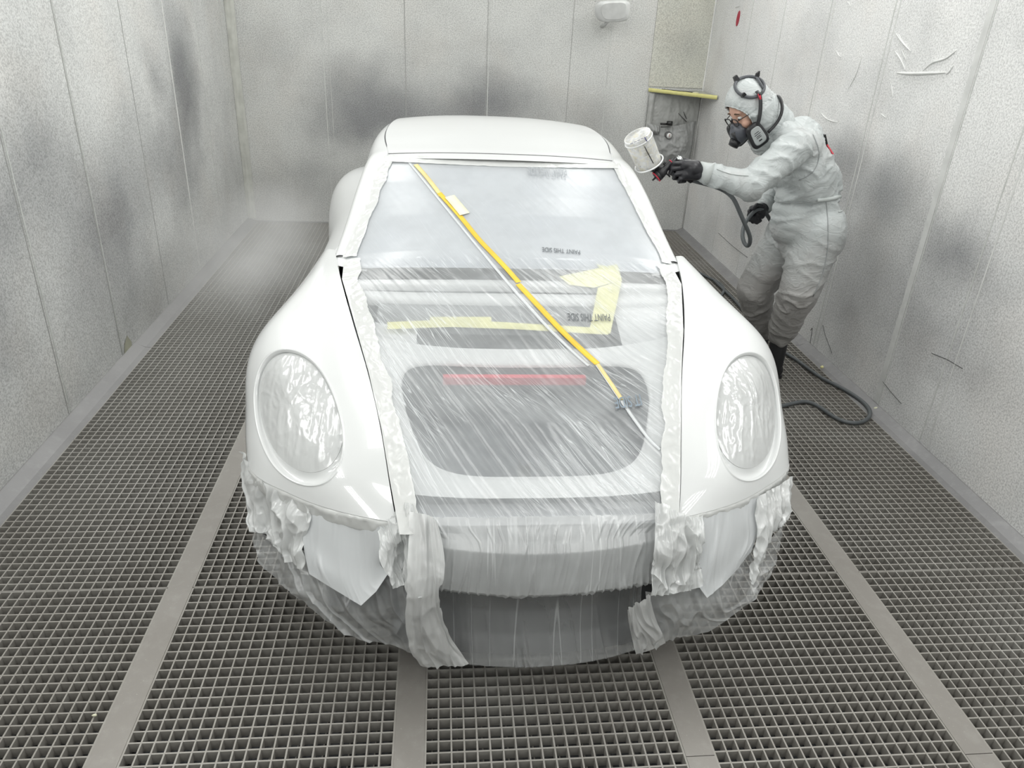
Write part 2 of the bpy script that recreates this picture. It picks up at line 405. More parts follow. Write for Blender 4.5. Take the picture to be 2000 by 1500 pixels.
# fender: rows run from the inner (bonnet) edge over the crest and down the side
FN = np.array([
 [(.400,1.700,.572),(.520,1.735,.575),(.640,1.795,.573),(.735,1.865,.570),(.805,1.925,.565),(.860,2.000,.560),(.888,2.080,.548)],
 [(.425,1.800,.652),(.540,1.815,.655),(.650,1.860,.650),(.750,1.935,.640),(.834,2.022,.630),(.892,2.115,.600),(.910,2.200,.560)],
 [(.455,1.940,.735),(.570,1.965,.738),(.680,2.015,.732),(.780,2.080,.720),(.866,2.165,.696),(.918,2.245,.640),(.920,2.300,.570)],
 [(.505,2.145,.815),(.605,2.155,.822),(.705,2.190,.818),(.808,2.235,.808),(.893,2.295,.765),(.934,2.345,.690),(.932,2.380,.585)],
 [(.565,2.355,.885),(.650,2.365,.890),(.735,2.385,.882),(.828,2.415,.868),(.900,2.450,.812),(.930,2.475,.715),(.930,2.490,.590)],
 [(.640,2.665,.942),(.700,2.660,.945),(.755,2.665,.932),(.804,2.675,.897),(.850,2.690,.825),(.880,2.700,.720),(.895,2.710,.590)],
 [(.696,2.960,.965),(.722,2.965,.965),(.748,2.975,.945),(.778,2.985,.890),(.812,2.990,.810),(.838,2.995,.700),(.852,3.000,.590)],
])
def fender_S(s, t):
    """s 0..1 front to back, t 0..1 inner to outer; arrays"""
    s = np.atleast_1d(s); t = np.atleast_1d(t); out = np.zeros((len(s), 3))
    rows = spl(FN, s)            # (k,7,3)
    for k in range(len(s)): out[k] = spl(rows[k], [t[k]])[0]
    return out
_T = np.linspace(0, 1, 61); _S = np.linspace(0, 1, 91)
_rows = spl(FN, _S); FG = np.array([spl(r, _T) for r in _rows])   # (91,61,3) dense table
def fender_fast(s, t):
    a = np.clip(np.asarray(s), 0, 1) * 90; b = np.clip(np.asarray(t), 0, 1) * 60
    i = np.minimum(a.astype(int), 89); j = np.minimum(b.astype(int), 59); f = (a - i)[..., None]; g = (b - j)[..., None]
    return (FG[i, j]*(1-f)*(1-g) + FG[i+1, j]*f*(1-g) + FG[i, j+1]*(1-f)*g + FG[i+1, j+1]*f*g)
_FNn = normals_of(FG)
if _FNn[45, 5, 2] < 0: _FNn = -_FNn
def fender_nrm(s, t):
    a = np.clip(np.asarray(s), 0, 1) * 90; b = np.clip(np.asarray(t), 0, 1) * 60
    n = _FNn[np.rint(a).astype(int), np.rint(b).astype(int)]; return n
# headlight opening in fender parameters: centre and a rounded outline
HC = np.array([0.315, 0.415]); HA, HB = 0.243, 0.257
NA = 160
def hl_outline(k):
    th = 2*PI*np.arange(NA)/NA
    return HC[0] + HA*k*np.cos(th), HC[1] + HB*k*np.sin(th)
def make_fender(sgn):
    mb = MB(); th = 2*PI*np.arange(NA)/NA
    os_, ot = hl_outline(1.0)
    # outward points on the unit square along each ray, in a way that hits the corners
    es, et = [], []
    for k in range(NA):
        dx, dy = math.cos(th[k])*HA, math.sin(th[k])*HB; best = 1e9
        for d, c in ((dx, HC[0]), (dy, HC[1])):
            if d > 1e-9: best = min(best, (1 - c)/d)
            elif d < -1e-9: best = min(best, -c/d)
        es.append(HC[0] + dx*best); et.append(HC[1] + dy*best)
    es, et = np.array(es), np.array(et)
    for cs in ((0, 0), (0, 1), (1, 0), (1, 1)):
        k = np.argmin((es - cs[0])**2 + (et - cs[1])**2); es[k], et[k] = cs
    NR = 46; P = []
    for r in range(NR + 1):
        f = (r / NR) ** 1.25
        P.append(fender_fast(os_*(1-f) + es*f, ot*(1-f) + et*f))
    P = np.array(P)
    # raised rim round the opening and the recess behind it
    n0 = fender_nrm(os_, ot)
    cen = fender_fast(*[np.array([c]) for c in HC])[0]; nc = fender_nrm(np.array([HC[0]]), np.array([HC[1]]))[0]
    base = P[0].copy()
    rim = []
    inward = cen - base; inward /= np.linalg.norm(inward, axis=1, keepdims=True)
    for (di, dn) in ((0.0, 0.0), (0.002, 0.0035), (0.005, 0.004), (0.0075, 0.0015), (0.009, -0.006)):
        rim.append(base + inward*di + n0*dn)
    # softly raise the skin close to the rim
    for r in range(1, 8):
        P[r] += n0 * 0.0; 
    RG = np.array([P[r] for r in range(NR, -1, -1)] + rim[1:])
    if sgn < 0: RG = RG * np.array([-1, 1, 1])
    mb.grid(RG, wrap=True, flip=(sgn < 0))
    # folded flange round the outer edge (gives the panel its thickness)
    edge = RG[0]; ne = np.array([fender_nrm(np.array([a]), np.array([b]))[0] for a, b in zip(es, et)]) * np.array([sgn, 1, 1])
    mid = edge.mean(0); inn = mid - edge; inn /= np.linalg.norm(inn, axis=1, keepdims=True)
    fl = np.array([edge - ne*0.018 + inn*0.002, edge - ne*0.003 - inn*0.0012, edge])
    mb.grid(fl, wrap=True, flip=(sgn < 0))
    o = carobj(mb, 'front_fender', M['wet'] if sgn < 0 else M['paint'])
    # headlamp bowl: painted surround (wider at the bottom) then the masked lens
    NRr = 8; B = []
    # lens outline inside the opening, shifted up/back so the surround shows below
    ls, lt = HC[0] + 0.032 + HA*0.83*np.cos(th), HC[1] - 0.012 + HB*0.925*np.sin(th)
    lens = fender_fast(ls, lt) - nc*0.012
    inner0 = (base + inward*0.009 - n0*0.006)
    for r in range(NRr + 1):
        f = r/NRr; B.append(inner0*(1-f) + lens*f - nc*0.008*math.sin(PI*f))
    B = np.array(B)
    if sgn < 0: B = B*np.array([-1, 1, 1])
    mb = MB(); mb.grid(B, wrap=True, flip=(sgn > 0))
    carobj(mb, 'headlamp_surround', M['wet'] if sgn < 0 else M['paint'], o if False else car)
    # masked lens dome with crumpled film
    lc = lens.mean(0); K = 34; D = []
    seed = 3.0 if sgn < 0 else 11.0
    for r in range(K + 1):
        f = r / K; ring = lens*(1-f) + lc*f
        h = 0.030*(1 - (1-f)**2.2)
        row = []
        for k in range(NA):
            q = ring[k]; a = (q - lc)
            u = a[0]*9; w = (a[1] + a[2])*1.0
            ww = mnoise.noise(Vector((q[0]*7, (q[1]+q[2])*4, seed)))*1.1
            cr = 0.8*max(0, 1 - 4*abs(mnoise.noise(Vector((q[0]*30+seed+ww, (q[1]+q[2])*3, seed))))) + 0.45*max(0, 1 - 5*abs(mnoise.noise(Vector((q[0]*22+ww, (q[1]+q[2])*11, seed+5)))))
            cr += 0.35*max(0, 1 - 5*abs(mnoise.noise(Vector((q[0]*55+ww, q[1]*30, q[2]*26+seed)))))*(0.3 + min(1, 2*abs(ww)))
            edge_ = min(1, f*7)
            row.append(q + nc*(h + 0.0030*(cr - 0.35)*edge_ + 0.001))
        D.append(row)
    D = np.array(D)
    if sgn < 0: D = D*np.array([-1, 1, 1])
    return D
D_L = make_fender(-1); D_R = make_fender(1)

# roof, header, pillars
RS = np.array([   # stations front to back: (half width of roof panel, y, z centre, z edge, half width of rail bottom, z rail bottom, y)
 [.512, 3.520, 1.268, 1.250], [.540, 3.75, 1.305, 1.280], [.535, 4.02, 1.325, 1.298], [.505, 4.30, 1.322, 1.292], [.47, 4.62, 1.285, 1.25], [.44, 4.95, 1.205, 1.175]])
def roof_pt(k, u):
    hw, y, zc, ze = k
    return (u*hw, y + 0.045*(u*u)*(1 if y > 3.6 else -0.2) - (0.03*(1-u*u) if y < 3.6 else 0), ze + (zc-ze)*(1-abs(u)**2.4))
st = spl(RS, np.linspace(0, 1, 40))
G = np.array([[roof_pt(k, u) for u in np.linspace(-1, 1, 41)] for k in st])
G[:, :, 2] += 0.0
m = MB(); m.grid(G, flip=True)
e = G[0]; m.grid(np.array([e - np.array([0, -0.002, 0.02]), e]), flip=True)
roof = carobj(m, 'roof_panel', M['paint'])
# dark gap round the roof panel
gap = MB()
for side in (0, -1): gap.tube([p + np.array([(-1 if side == 0 else 1)*0.003, 0, -0.004]) for p in G[:, side]], 0.0035, 6)
gap.tube([p + np.array([0, -0.004, -0.005]) for p in G[0]], 0.0035, 6)
carobj(gap, 'roof_seal', M['shut'])
# header between the windscreen and the roof panel, rails and pillars: profile swept from cowl to tail
# stations along the rail: inner edge, crest, outer edge, window edge
RAIL = np.array([
 [(.640,2.905,.955),(.672,2.900,.962),(.695,2.905,.945),(.705,2.930,.900)],
 [(.590,3.090,1.062),(.632,3.080,1.066),(.662,3.085,1.040),(.672,3.110,.985)],
 [(.545,3.290,1.168),(.598,3.280,1.172),(.632,3.285,1.142),(.645,3.310,1.080)],
 [(.518,3.470,1.243),(.572,3.470,1.240),(.610,3.480,1.205),(.628,3.500,1.135)],
 [(.520,3.560,1.262),(.568,3.580,1.250),(.604,3.600,1.212),(.630,3.620,1.120)],
 [(.545,3.760,1.280),(.580,3.780,1.262),(.612,3.800,1.215),(.648,3.810,1.110)],
 [(.540,4.020,1.296),(.575,4.030,1.272),(.612,4.040,1.215),(.655,4.050,1.100)],
 [(.508,4.340,1.290),(.548,4.350,1.262),(.590,4.360,1.195),(.645,4.370,1.070)],
 [(.475,4.700,1.240),(.520,4.710,1.205),(.575,4.720,1.125),(.640,4.730,1.010)],
 [(.445,5.000,1.165),(.500,5.010,1.120),(.570,5.010,1.030),(.640,5.010,.920)],
])
Rr = spl(RAIL, np.linspace(0, 1, 70)); Rg = np.array([spl(r, np.linspace(0, 1, 16)) for r in Rr])
for sgn in (-1, 1):
    m = MB(); g = Rg*np.array([sgn, 1, 1]); m.grid(g, flip=(sgn > 0))
    inn = g[:, 0]; m.grid(np.array([inn, inn - np.array([0.012*sgn, 0, 0.022])]), flip=(sgn > 0))
    carobj(m, 'roof_rail', M['paint'])
# header strip
def header_pt(u, f):
    a = np.array([u*.520, 3.452 - 0.035*(1-u*u), 1.238 + 0.014*(1-u*u)]); b = np.array([u*.512, 3.508 - 0.027*(1-u*u), 1.247 + 0.018*(1-abs(u)**2.4)])
    return a*(1-f) + b*f
m = MB(); m.grid(np.array([[header_pt(u, f) for u in np.linspace(-1, 1, 41)] for f in np.linspace(0, 1, 4)]), flip=True)
carobj(m, 'windscreen_header', M['paint'])
# doors, sills, rear haunches and tail
SIDE = np.array([   # y station: beltline, shoulder, widest, sill
 [(.700,3.000,.930),(.800,3.000,.860),(.850,3.000,.640),(.840,3.000,.240)],
 [(.690,3.300,.930),(.795,3.300,.850),(.850,3.300,.620),(.840,3.300,.230)],
 [(.680,3.800,.930),(.800,3.800,.850),(.860,3.800,.620),(.850,3.800,.230)],
 [(.665,4.250,.945),(.830,4.250,.870),(.905,4.250,.640),(.890,4.250,.240)],
 [(.660,4.600,.960),(.850,4.620,.905),(.945,4.620,.700),(.920,4.620,.350)],
 [(.650,4.950,.930),(.835,4.980,.880),(.940,4.980,.680),(.915,4.980,.360)],
 [(.640,5.350,.850),(.780,5.400,.790),(.870,5.400,.620),(.850,5.400,.360)],
 [(.600,5.700,.740),(.700,5.760,.700),(.760,5.780,.600),(.740,5.780,.380)]])
Sg = np.array([spl(r, np.linspace(0, 1, 20)) for r in spl(SIDE, np.linspace(0, 1, 60))])
for sgn in (-1, 1):
    m = MB(); nd = 24; m.grid(Sg[:nd+1]*np.array([sgn, 1, 1]), flip=(sgn > 0)); carobj(m, 'door', M['paint'])
    m = MB(); m.grid(Sg[nd:]*np.array([sgn, 1, 1]), flip=(sgn > 0)); carobj(m, 'rear_fender', M['paint'])
TA = np.array([[(x*s_, y_, z_) for s_ in np.linspace(-1, 1, 21)] for x, y_, z_ in ((.445,4.95,1.18),(.50,5.15,1.08),(.56,5.40,.92),(.58,5.62,.80),(.60,5.78,.70),(.62,5.80,.50),(.62,5.75,.32))])
m = MB(); m.grid(spl(TA, np.linspace(0, 1, 30)), flip=True); carobj(m, 'engine_lid', M['paint'])
# deck between rear screen rails and haunches
for sgn in (-1, 1):
    m = MB()
    a = Rg[40:, -1]; n_ = len(a)
    b = np.array([Sg[min(59, int(30 + 29*i/(n_-1))), 0] for i in range(n_)])
    m.grid(np.array([a, (a+b)/2 + np.array([0.0, 0, -0.01]), b])*np.array([sgn, 1, 1]), flip=(sgn < 0)); carobj(m, 'rear_side_panel', M['paint'])
wfm = simple('window_film', (0.62, 0.64, 0.65), 0.4)
for sgn in (-1, 1):
    m = MB()
    a = Rg[4:42, -1]; b = np.array([spl(SIDE[:, 0], [min(1, max(0, (p[1] - 3.0)/2.75))])[0] for p in a]); b[:, 1] = a[:, 1]
    m.grid(np.array([a, b])*np.array([sgn, 1, 1]), flip=(sgn < 0)); carobj(m, 'side_window_film', wfm)
# wheels
for sx in (-1, 1):
    for yy in (2.42, 4.78):
        m = MB(); r = 0.325; w_ = 0.235; prof = [(0.20, -w_/2+.02), (0.27, -w_/2), (r-.02, -w_/2+.005), (r, -w_/2+.03), (r, w_/2-.03), (r-.02, w_/2-.005), (0.27, w_/2), (0.20, w_/2-.02)]
        G_ = np.array([[(sx*0.775 + p[1], yy + p[0]*math.cos(a), 0.327 + p[0]*math.sin(a)) for p in prof] for a in np.linspace(0, 2*PI, 49)])
        m.grid(G_); ty = carobj(m, 'tyre', M['rubber'])
        m = MB(); m.cyl((sx*0.775 - 0.09, yy, 0.327), (sx*0.775 + 0.09, yy, 0.327), 0.205, n=32)
        rm = carobj(m, 'wheel_rim', M['alloy'])
# shell under the skin: floor pan, wheel arches, dashboard
dk = simple('underbody_grey', (0.10, 0.105, 0.11), 0.8)
m = MB(); m.box(-.62, .62, 2.0, 5.6, .20, .26); carobj(m, 'floor_pan', dk, smooth=False)
M['underbody'] = dk
# ------------------------------------------------------------------ body parts under the film
def tab(T, y, k):
    T = np.asarray(T, float); return np.interp(y, T[:, 0], T[:, k])
EDGE = [(1.60,.372,.520),(1.66,.385,.552),(1.80,.418,.640),(1.94,.448,.724),(2.145,.498,.806),(2.355,.556,.876),(2.665,.632,.934),(2.90,.648,.950),(3.09,.600,1.056),(3.29,.555,1.162),(3.465,.524,1.238)]
CENT = [(1.60,.515),(1.67,.553),(1.72,.583),(1.82,.614),(2.02,.700),(2.30,.772),(2.36,.800),(2.465,.848),(2.56,.882),(2.67,.918),(2.80,.950),(2.90,.992),(3.08,1.088),(3.465,1.246)]
def film_z(X, y, off=0.0):
    ex, ez, cz = tab(EDGE, y, 1), tab(EDGE, y, 2), tab(CENT, y, 1)
    u = np.clip(np.abs(X)/ex, 0, 1.1); return ez + (cz - ez)*(1 - u**3.0) + off
def film_pt(u, y, off=0.0):
    X = u*tab(EDGE, y, 1); return np.array([X, y - 0.02*(1-u*u)*(y > 3.2)*(y-3.2)/0.26, film_z(X, y, off)])

M['panel'] = paint('primer_panel', 0.5, 0.1, (0.80, 0.81, 0.81))
# boot frame with the rounded opening
def opening(th):
    c, s = math.cos(th), math.sin(th)
    X = 0.415*math.copysign(abs(c)**0.36, c); yy = 0.235*math.copysign(abs(s)**0.36, s)
    k = (yy + 0.235)/0.47
    return X*(0.80 + 0.20*min(1, k*1.7)), 2.09 + yy
NO = 120; oth = [2*PI*k/NO + 0.001 for k in range(NO)]
inner = np.array([opening(a) for a in oth]); 
outer = []
for k, a in enumerate(oth):
    d = inner[k] - np.array([0, 2.09]); best = 9
    for f in np.linspace(1, 3, 300):
        p = np.array([0, 2.09]) + d*f
        if abs(p[0]) > tab(EDGE, p[1], 1) - 0.004 or p[1] < 1.79 or p[1] > 2.385: best = f; break
    outer.append(np.array([0, 2.09]) + d*best)
outer = np.array(outer); rings = []
for f in np.linspace(1, 0, 9):
    q = inner*(1-f) + outer*f; rings.append([(p[0], p[1], film_z(p[0], p[1], -0.020)) for p in q])
q = inner
rings.append([(p[0]*.99, 2.09 + (p[1]-2.09)*.99, film_z(p[0], p[1], -0.016)) for p in q])
rings.append([(p[0]*.975, 2.09 + (p[1]-2.09)*.97, film_z(p[0], p[1], -0.024)) for p in q])
rings.append([(p[0]*.97, 2.09 + (p[1]-2.09)*.965, film_z(p[0], p[1], -0.030)) for p in q])
m = MB(); m.grid(np.array(rings), wrap=True); carobj(m, 'boot_frame', M['panel'])
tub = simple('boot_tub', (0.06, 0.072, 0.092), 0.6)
m = MB()
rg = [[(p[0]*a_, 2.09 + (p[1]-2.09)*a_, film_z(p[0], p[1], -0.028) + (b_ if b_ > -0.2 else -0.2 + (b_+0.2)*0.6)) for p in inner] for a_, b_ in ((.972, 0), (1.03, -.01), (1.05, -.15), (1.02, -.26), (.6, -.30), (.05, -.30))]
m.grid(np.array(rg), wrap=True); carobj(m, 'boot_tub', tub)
m = MB(); m.box(-.27, .215, 2.262, 2.288, .715, .742); carobj(m, 'red_brace', simple('red_paint', (0.75, 0.02, 0.06), 0.5), smooth=False)
# cowl trough with cross bars
m = MB()
m.grid(np.array([[(u*(tab(EDGE, y, 1)-.01), y, film_z(u*.5, y, -0.10)) for u in np.linspace(-1, 1, 9)] for y in np.linspace(2.36, 2.86, 8)]))
carobj(m, 'cowl_trough', simple('cowl_grey', (0.16, 0.165, 0.17), 0.7))
def crossbar(name, mat, xa, xb, ya, yb, off, th=0.02, bow=0.0):
    m = MB(); xs = np.linspace(xa, xb, 17)
    top = [[(x, y - bow*(x/0.5)**2*-1, film_z(x, y, off)) for x in xs] for y in (ya, (ya+yb)/2, yb)]
    top = np.array(top); bot = top - np.array([0, 0, th])
    m.grid(np.array([bot[0], top[0], top[1], top[2], bot[2]])); return carobj(m, name, mat)
crossbar('cowl_bar', M['panel'], -.60, .60, 2.60, 2.66, -0.016, bow=-.02)
crossbar('cowl_bar', M['panel'], -.60, .60, 2.70, 2.745, -0.014, bow=-.02)
crossbar('cowl_plate', simple('cowl_plate_grey', (0.30, 0.31, 0.315), 0.6), -.50, .30, 2.47, 2.595, -0.020)
crossbar('cowl_plate', M['panel'], -.56, -.36, 2.385, 2.46, -0.020)
crossbar('cowl_plate', M['panel'], .36, .58, 2.385, 2.70, -0.022)
# windscreen opening closed with a pale masking sheet
m = MB(); m.grid(np.array([[film_pt(u*.985, y, -0.010) for u in np.linspace(-1, 1, 25)] for y in np.linspace(2.815, 3.455, 20)]))
carobj(m, 'windscreen_cover', simple('windscreen_cover', (0.58, 0.61, 0.66), 0.5))
# crash beam, radiator core and lower lip behind the hanging film
m = MB()
xs = np.linspace(-.30, .31, 19)
def beam_ring(x):
    b = 0.045*(x/0.31)**2
    return [(x, 1.660+b, .528), (x, 1.640+b, .532), (x, 1.622+b, .520), (x, 1.598+b, .415), (x, 1.606+b, .398), (x, 1.69+b, .398), (x, 1.70+b, .50)]
m.grid(np.array([beam_ring(x) for x in xs]), wrap=True)
carobj(m, 'crash_beam', simple('beam_alloy', (0.20, 0.205, 0.21), 0.5))
m = MB(); dg = simple('lower_core', (0.035, 0.037, 0.04), 0.8)
m.grid(np.array([[(x, y + 0.07*(abs(x)/0.42)**2.2, z) for x in np.linspace(-.42, .42, 25)] for y, z in ((1.72,.40),(1.715,.34),(1.705,.26),(1.675,.18),(1.62,.145),(1.70,.125))]))
carobj(m, 'radiator_core', dg)
m = MB(); m.box(-.62, .62, 1.80, 2.02, .18, .50); carobj(m, 'front_crossmember', dg, smooth=False)
m = MB()
m.box(-.40, .40, 1.715, 1.82, .40, .545); carobj(m, 'front_bulkhead', simple('bulkhead', (0.52, 0.53, 0.55), 0.6), smooth=False)
for sgn in (-1, 1):
    L_ = np.array([[(.43, 1.80, .60), (.60, 1.90, .56), (.78, 2.05, .55)], [(.42, 1.76, .52), (.60, 1.86, .48), (.80, 2.03, .46)], [(.40, 1.74, .34), (.60, 1.84, .30), (.80, 2.02, .28)], [(.38, 1.76, .20), (.58, 1.86, .20), (.78, 2.02, .22)]])
    m = MB(); m.grid(L_*np.array([sgn, 1, 1]), flip=(sgn > 0)); carobj(m, 'wheel_arch_liner', dg)

# ------------------------------------------------------------------ plastic masking film
def film_mat(name, base_op, streak, ang, sc=(55, 3.2, 3.2), cloud=0.12, tint=(0.80, 0.82, 0.825), bump=0.55, rough=0.30, crumple=0.0, haze_sc=5, calm=None, rw=0.05, p0=0.42, p1=0.66, det=3, dist=0.4, ang2=None):
    t = NT(name); v0 = t.coord(rot=(0, 0, ang)); mp = t.n('Mapping'); t.L(v0, mp.inputs[0]); mp.inputs['Scale'].default_value = sc
    v = mp.outputs[0]
    n1 = t.noise(v, 1.0, det, 0.55, dist)
    ridge = t.math('ABSOLUTE', t.math('SUBTRACT', n1, 0.5)); ridge = t.ramp(ridge, 0.0, rw, 1.0, 0.0)
    if ang2 is not None:
        va = t.coord(rot=(0, 0, ang2), loc=(3.1, 1.7, 0)); ma = t.n('Mapping'); t.L(va, ma.inputs[0]); ma.inputs['Scale'].default_value = (sc[0]*1.25, sc[1]*1.3, sc[2])
        na = t.noise(ma.outputs[0], 1.0, det, 0.55, dist); ra = t.ramp(t.math('ABSOLUTE', t.math('SUBTRACT', na, 0.5)), 0.0, rw*0.9, 0.8, 0.0)
        ra = t.math('MULTIPLY', ra, t.ramp(t.noise(t.coord(loc=(5, 5, 5)), 2.6, 2), 0.42, 0.60)); ridge = t.math('MAXIMUM', ridge, ra); n1 = t.math('ADD', t.math('MULTIPLY', n1, 0.6), t.math('MULTIPLY', na, 0.4))
    patch = t.ramp(t.noise(t.coord(), 3.2, 3, 0.6), p0, p1)
    if calm is not None:      # the part of the sheet pulled taut over the windscreen keeps few folds
        sy = t.n('SeparateXYZ'); t.L(t.coord(), sy.inputs[0]); cm = t.ramp(sy.outputs[1], calm - 0.06, calm + 0.12, 1.0, 0.10); patch = t.math('MULTIPLY', patch, cm)
        n1 = t.math('ADD', 0.5, t.math('MULTIPLY', t.math('SUBTRACT', n1, 0.5), cm))
        base_op = t.ramp(sy.outputs[1], calm - 0.03, calm + 0.10, base_op, base_op + 0.22)
    ridge = t.math('MULTIPLY', ridge, patch)
    cl = t.noise(t.coord(), haze_sc, 3)
    op = t.math('ADD', base_op, t.math('MULTIPLY', ridge, streak))
    op = t.math('ADD', op, t.ramp(cl, 0.3, 0.7, -cloud, cloud))
    op = t.math('MINIMUM', t.math('MAXIMUM', op, 0.05), 1.0)
    h = t.math('ADD', t.math('MULTIPLY', n1, 1.2), t.math('MULTIPLY', ridge, 0.35))
    nm = t.bump(h, bump, 0.006)
    if crumple > 0:
        cr = t.n('TexVoronoi', feature='F1', distance='EUCLIDEAN'); dv = t.n('VectorMath', operation='MULTIPLY_ADD')
        wn = t.n('TexNoise'); t.L(t.coord(), wn.inputs['Vector']); wn.inputs['Scale'].default_value = 9
        t.L(wn.outputs[1], dv.inputs[0]); dv.inputs[1].default_value = (0.10,)*3; t.L(t.coord(), dv.inputs[2]); t.L(dv.outputs[0], cr.inputs['Vector']); cr.inputs['Scale'].default_value = 22
        nm = t.bump(cr.outputs['Distance'], crumple, 0.012, nm)
    d = t.n('BsdfDiffuse', i_Color=tint + (1,)); t.L(nm, d.inputs['Normal'])
    tl = t.n('BsdfTranslucent', i_Color=tint + (1,)); t.L(nm, tl.inputs['Normal'])
    a = t.n('MixShader', i_0=0.22); t.L(d.outputs[0], a.inputs[1]); t.L(tl.outputs[0], a.inputs[2])
    tr = t.n('BsdfTransparent')
    b = t.n('MixShader'); t.L(op, b.inputs[0]); t.L(tr.outputs[0], b.inputs[1]); t.L(a.outputs[0], b.inputs[2])
    g = t.n('BsdfGlossy', i_Roughness=rough); t.L(nm, g.inputs['Normal'])
    fr = t.n('LayerWeight', i_Blend=0.25); t.L(nm, fr.inputs['Normal'])
    gw = t.ramp(fr.outputs['Facing'], 0.0, 1.0, 0.07, 0.45, smooth=False)
    c = t.n('MixShader'); t.L(gw, c.inputs[0]); t.L(b.outputs[0], c.inputs[1]); t.L(g.outputs[0], c.inputs[2])
    return t.done(c.outputs[0])
STREAK = math.radians(-31)
M['film'] = film_mat('masking_film', 0.36, 0.50, STREAK, (58, 2.0, 2.0), cloud=0.07, calm=0.20, bump=0.30, rw=0.022, p0=0.36, p1=0.62, det=1, dist=0.25, ang2=math.radians(-46), tint=(0.79, 0.82, 0.84))
M['film_hang'] = film_mat('hanging_film', 0.56, 0.40, 0.0, (24, 1.2, 0.7), cloud=0.08, bump=0.2, rw=0.028, det=1, dist=0.2)
M['film_thin'] = film_mat('thin_hanging_film', 0.20, 0.30, 0.0, (13, 0.8, 0.35), cloud=0.03, bump=0.25, rw=0.010, p0=0.35, p1=0.55, det=0, dist=0.1)
M['film_tail'] = film_mat('tail_film', 0.76, 0.20, 0.0, (14, 5, 0.8), cloud=0.06, bump=0.2, rw=0.03, det=1, dist=0.2, tint=(0.83, 0.84, 0.835))
M['film_skirt'] = film_mat('skirt_film', 0.38, 0.50, 0.0, (16, 9, 1.2), cloud=0.14, bump=0.25, rw=0.03, haze_sc=4)
M['film_white'] = film_mat('sprayed_film', 0.94, 0.05, 0.0, (7, 7, 2), cloud=0.02, bump=0.05, tint=(0.80, 0.825, 0.84))
M['film_crumple'] = film_mat('crumpled_film', 0.86, 0.12, 0.0, (9, 7, 3), cloud=0.08, bump=0.2, crumple=0.12, rough=0.22, tint=(0.84, 0.855, 0.85))
M['lens_film'] = film_mat('lens_film', 0.93, 0.05, 0.0, (16, 3, 3), cloud=0.04, bump=0.4, crumple=0.16, rough=0.17, tint=(0.80, 0.815, 0.81))
film = thing('masking_film', 'clear plastic masking film stretched over the front and windscreen of the white car', 'masking film', (CX, 2.6, 0))
def filmobj(m, name, mat, parent=film, **k): return carobj(m, name, mat, parent, **k)
for D, sg in ((D_L, -1), (D_R, 1)):
    m = MB(); m.grid(D, wrap=True, flip=(sg < 0)); o = filmobj(m, 'headlamp_mask', M['lens_film'])
# main sheet
ca, sa = math.cos(math.radians(31)), math.sin(math.radians(31))
def wrinkle(X, y):
    a = X*ca + (y-2.6)*sa; b = -X*sa + (y-2.6)*ca   # a across the folds, b along
    w = mnoise.noise(Vector((a*30, b*1.6, 0.3))) ; w2 = mnoise.noise(Vector((a*70, b*3.5, 4.3)))
    k = 0.35 + 0.65*max(0, min(1, 0.5 + 1.6*mnoise.noise(Vector((X*3, y*2.4, 9)))))
    if y > 2.85: k *= 0.12
    return (0.0032*(1 - abs(w)*4) * (abs(w) < 0.25) + 0.0012*w2)*k
ys = np.concatenate([np.linspace(1.705, 2.85, 225), np.linspace(2.855, 3.470, 85)]); us = np.linspace(-1, 1, 260)
G = np.zeros((len(ys), len(us), 3))
for i, y in enumerate(ys):
    for j, u in enumerate(us):
        p = film_pt(u, y, 0.004); p[2] += wrinkle(p[0], y)*(1 - abs(u)**8); G[i, j] = p
FILMG = G
m = MB(); m.grid(G); main_film = filmobj(m, 'film_sheet', M['film'])
bvh = BVHTree.FromPolygons([Vector((v[0]+CX, v[1], v[2])) for v in G.reshape(-1, 3)], [(i*260+j, i*260+j+1, (i+1)*260+j+1, (i+1)*260+j) for i in range(len(ys)-1) for j in range(259)])
def on_film(px, py, lift=0.002):
    """point on the film sheet along a line of sight, in car coordinates"""
    d = CAM_R @ np.array([px - 1000.0, 750.0 - py, -FPX]); d /= np.linalg.norm(d)
    h = bvh.ray_cast(Vector(CAM_C), Vector(d))
    if h[0] is None: return None
    n = h[1] if h[1].z > 0 else -h[1]; q = h[0] + n*lift
    return np.array([q.x - CX, q.y, q.z])
def on_film_xy(X, y, lift=0.002): return np.array([X, y, film_z(X, y, 0.004 + lift)])
# crumpled white tape bands along the fender edges, pillars and header
def band(name, uy, mat, w0, w1, lift=0.004, amp=0.005, nu=9, seed=0.0, sgn=1):
    P = []; amp = amp*0.55
    for y in uy:
        ex = tab(EDGE, y, 1); row = []
        for u in np.linspace(0, 1, nu):
            X = ex + w0 + (-(w1*(1 + 0.22*mnoise.noise(Vector((0.3, y*11, seed))) + 0.06*mnoise.noise(Vector((2, y*50, seed))))))*u; z = film_z(min(X, ex), y, 0.004 + lift) + (0.006 if X > ex else 0) * 0
            z += 0.0025 + amp*max(-.4, 1 - 3.2*abs(mnoise.noise(Vector((X*22, y*17 + X*9, seed)))) - 1.4*abs(mnoise.noise(Vector((X*50, y*42, seed+3))))) * math.sin(PI*min(1, max(0.0, u*1.0)))**0.5
            row.append((sgn*X, y, z))
        P.append(row)
    m = MB(); m.grid(np.array(P), flip=(sgn < 0)); return filmobj(m, name, mat)
tapem = film_mat('white_tape', 0.97, 0.03, 0.0, (10, 6, 6), cloud=0.02, bump=0.15, crumple=0.12, rough=0.25, tint=(0.84, 0.85, 0.835))
M['tape'] = tapem
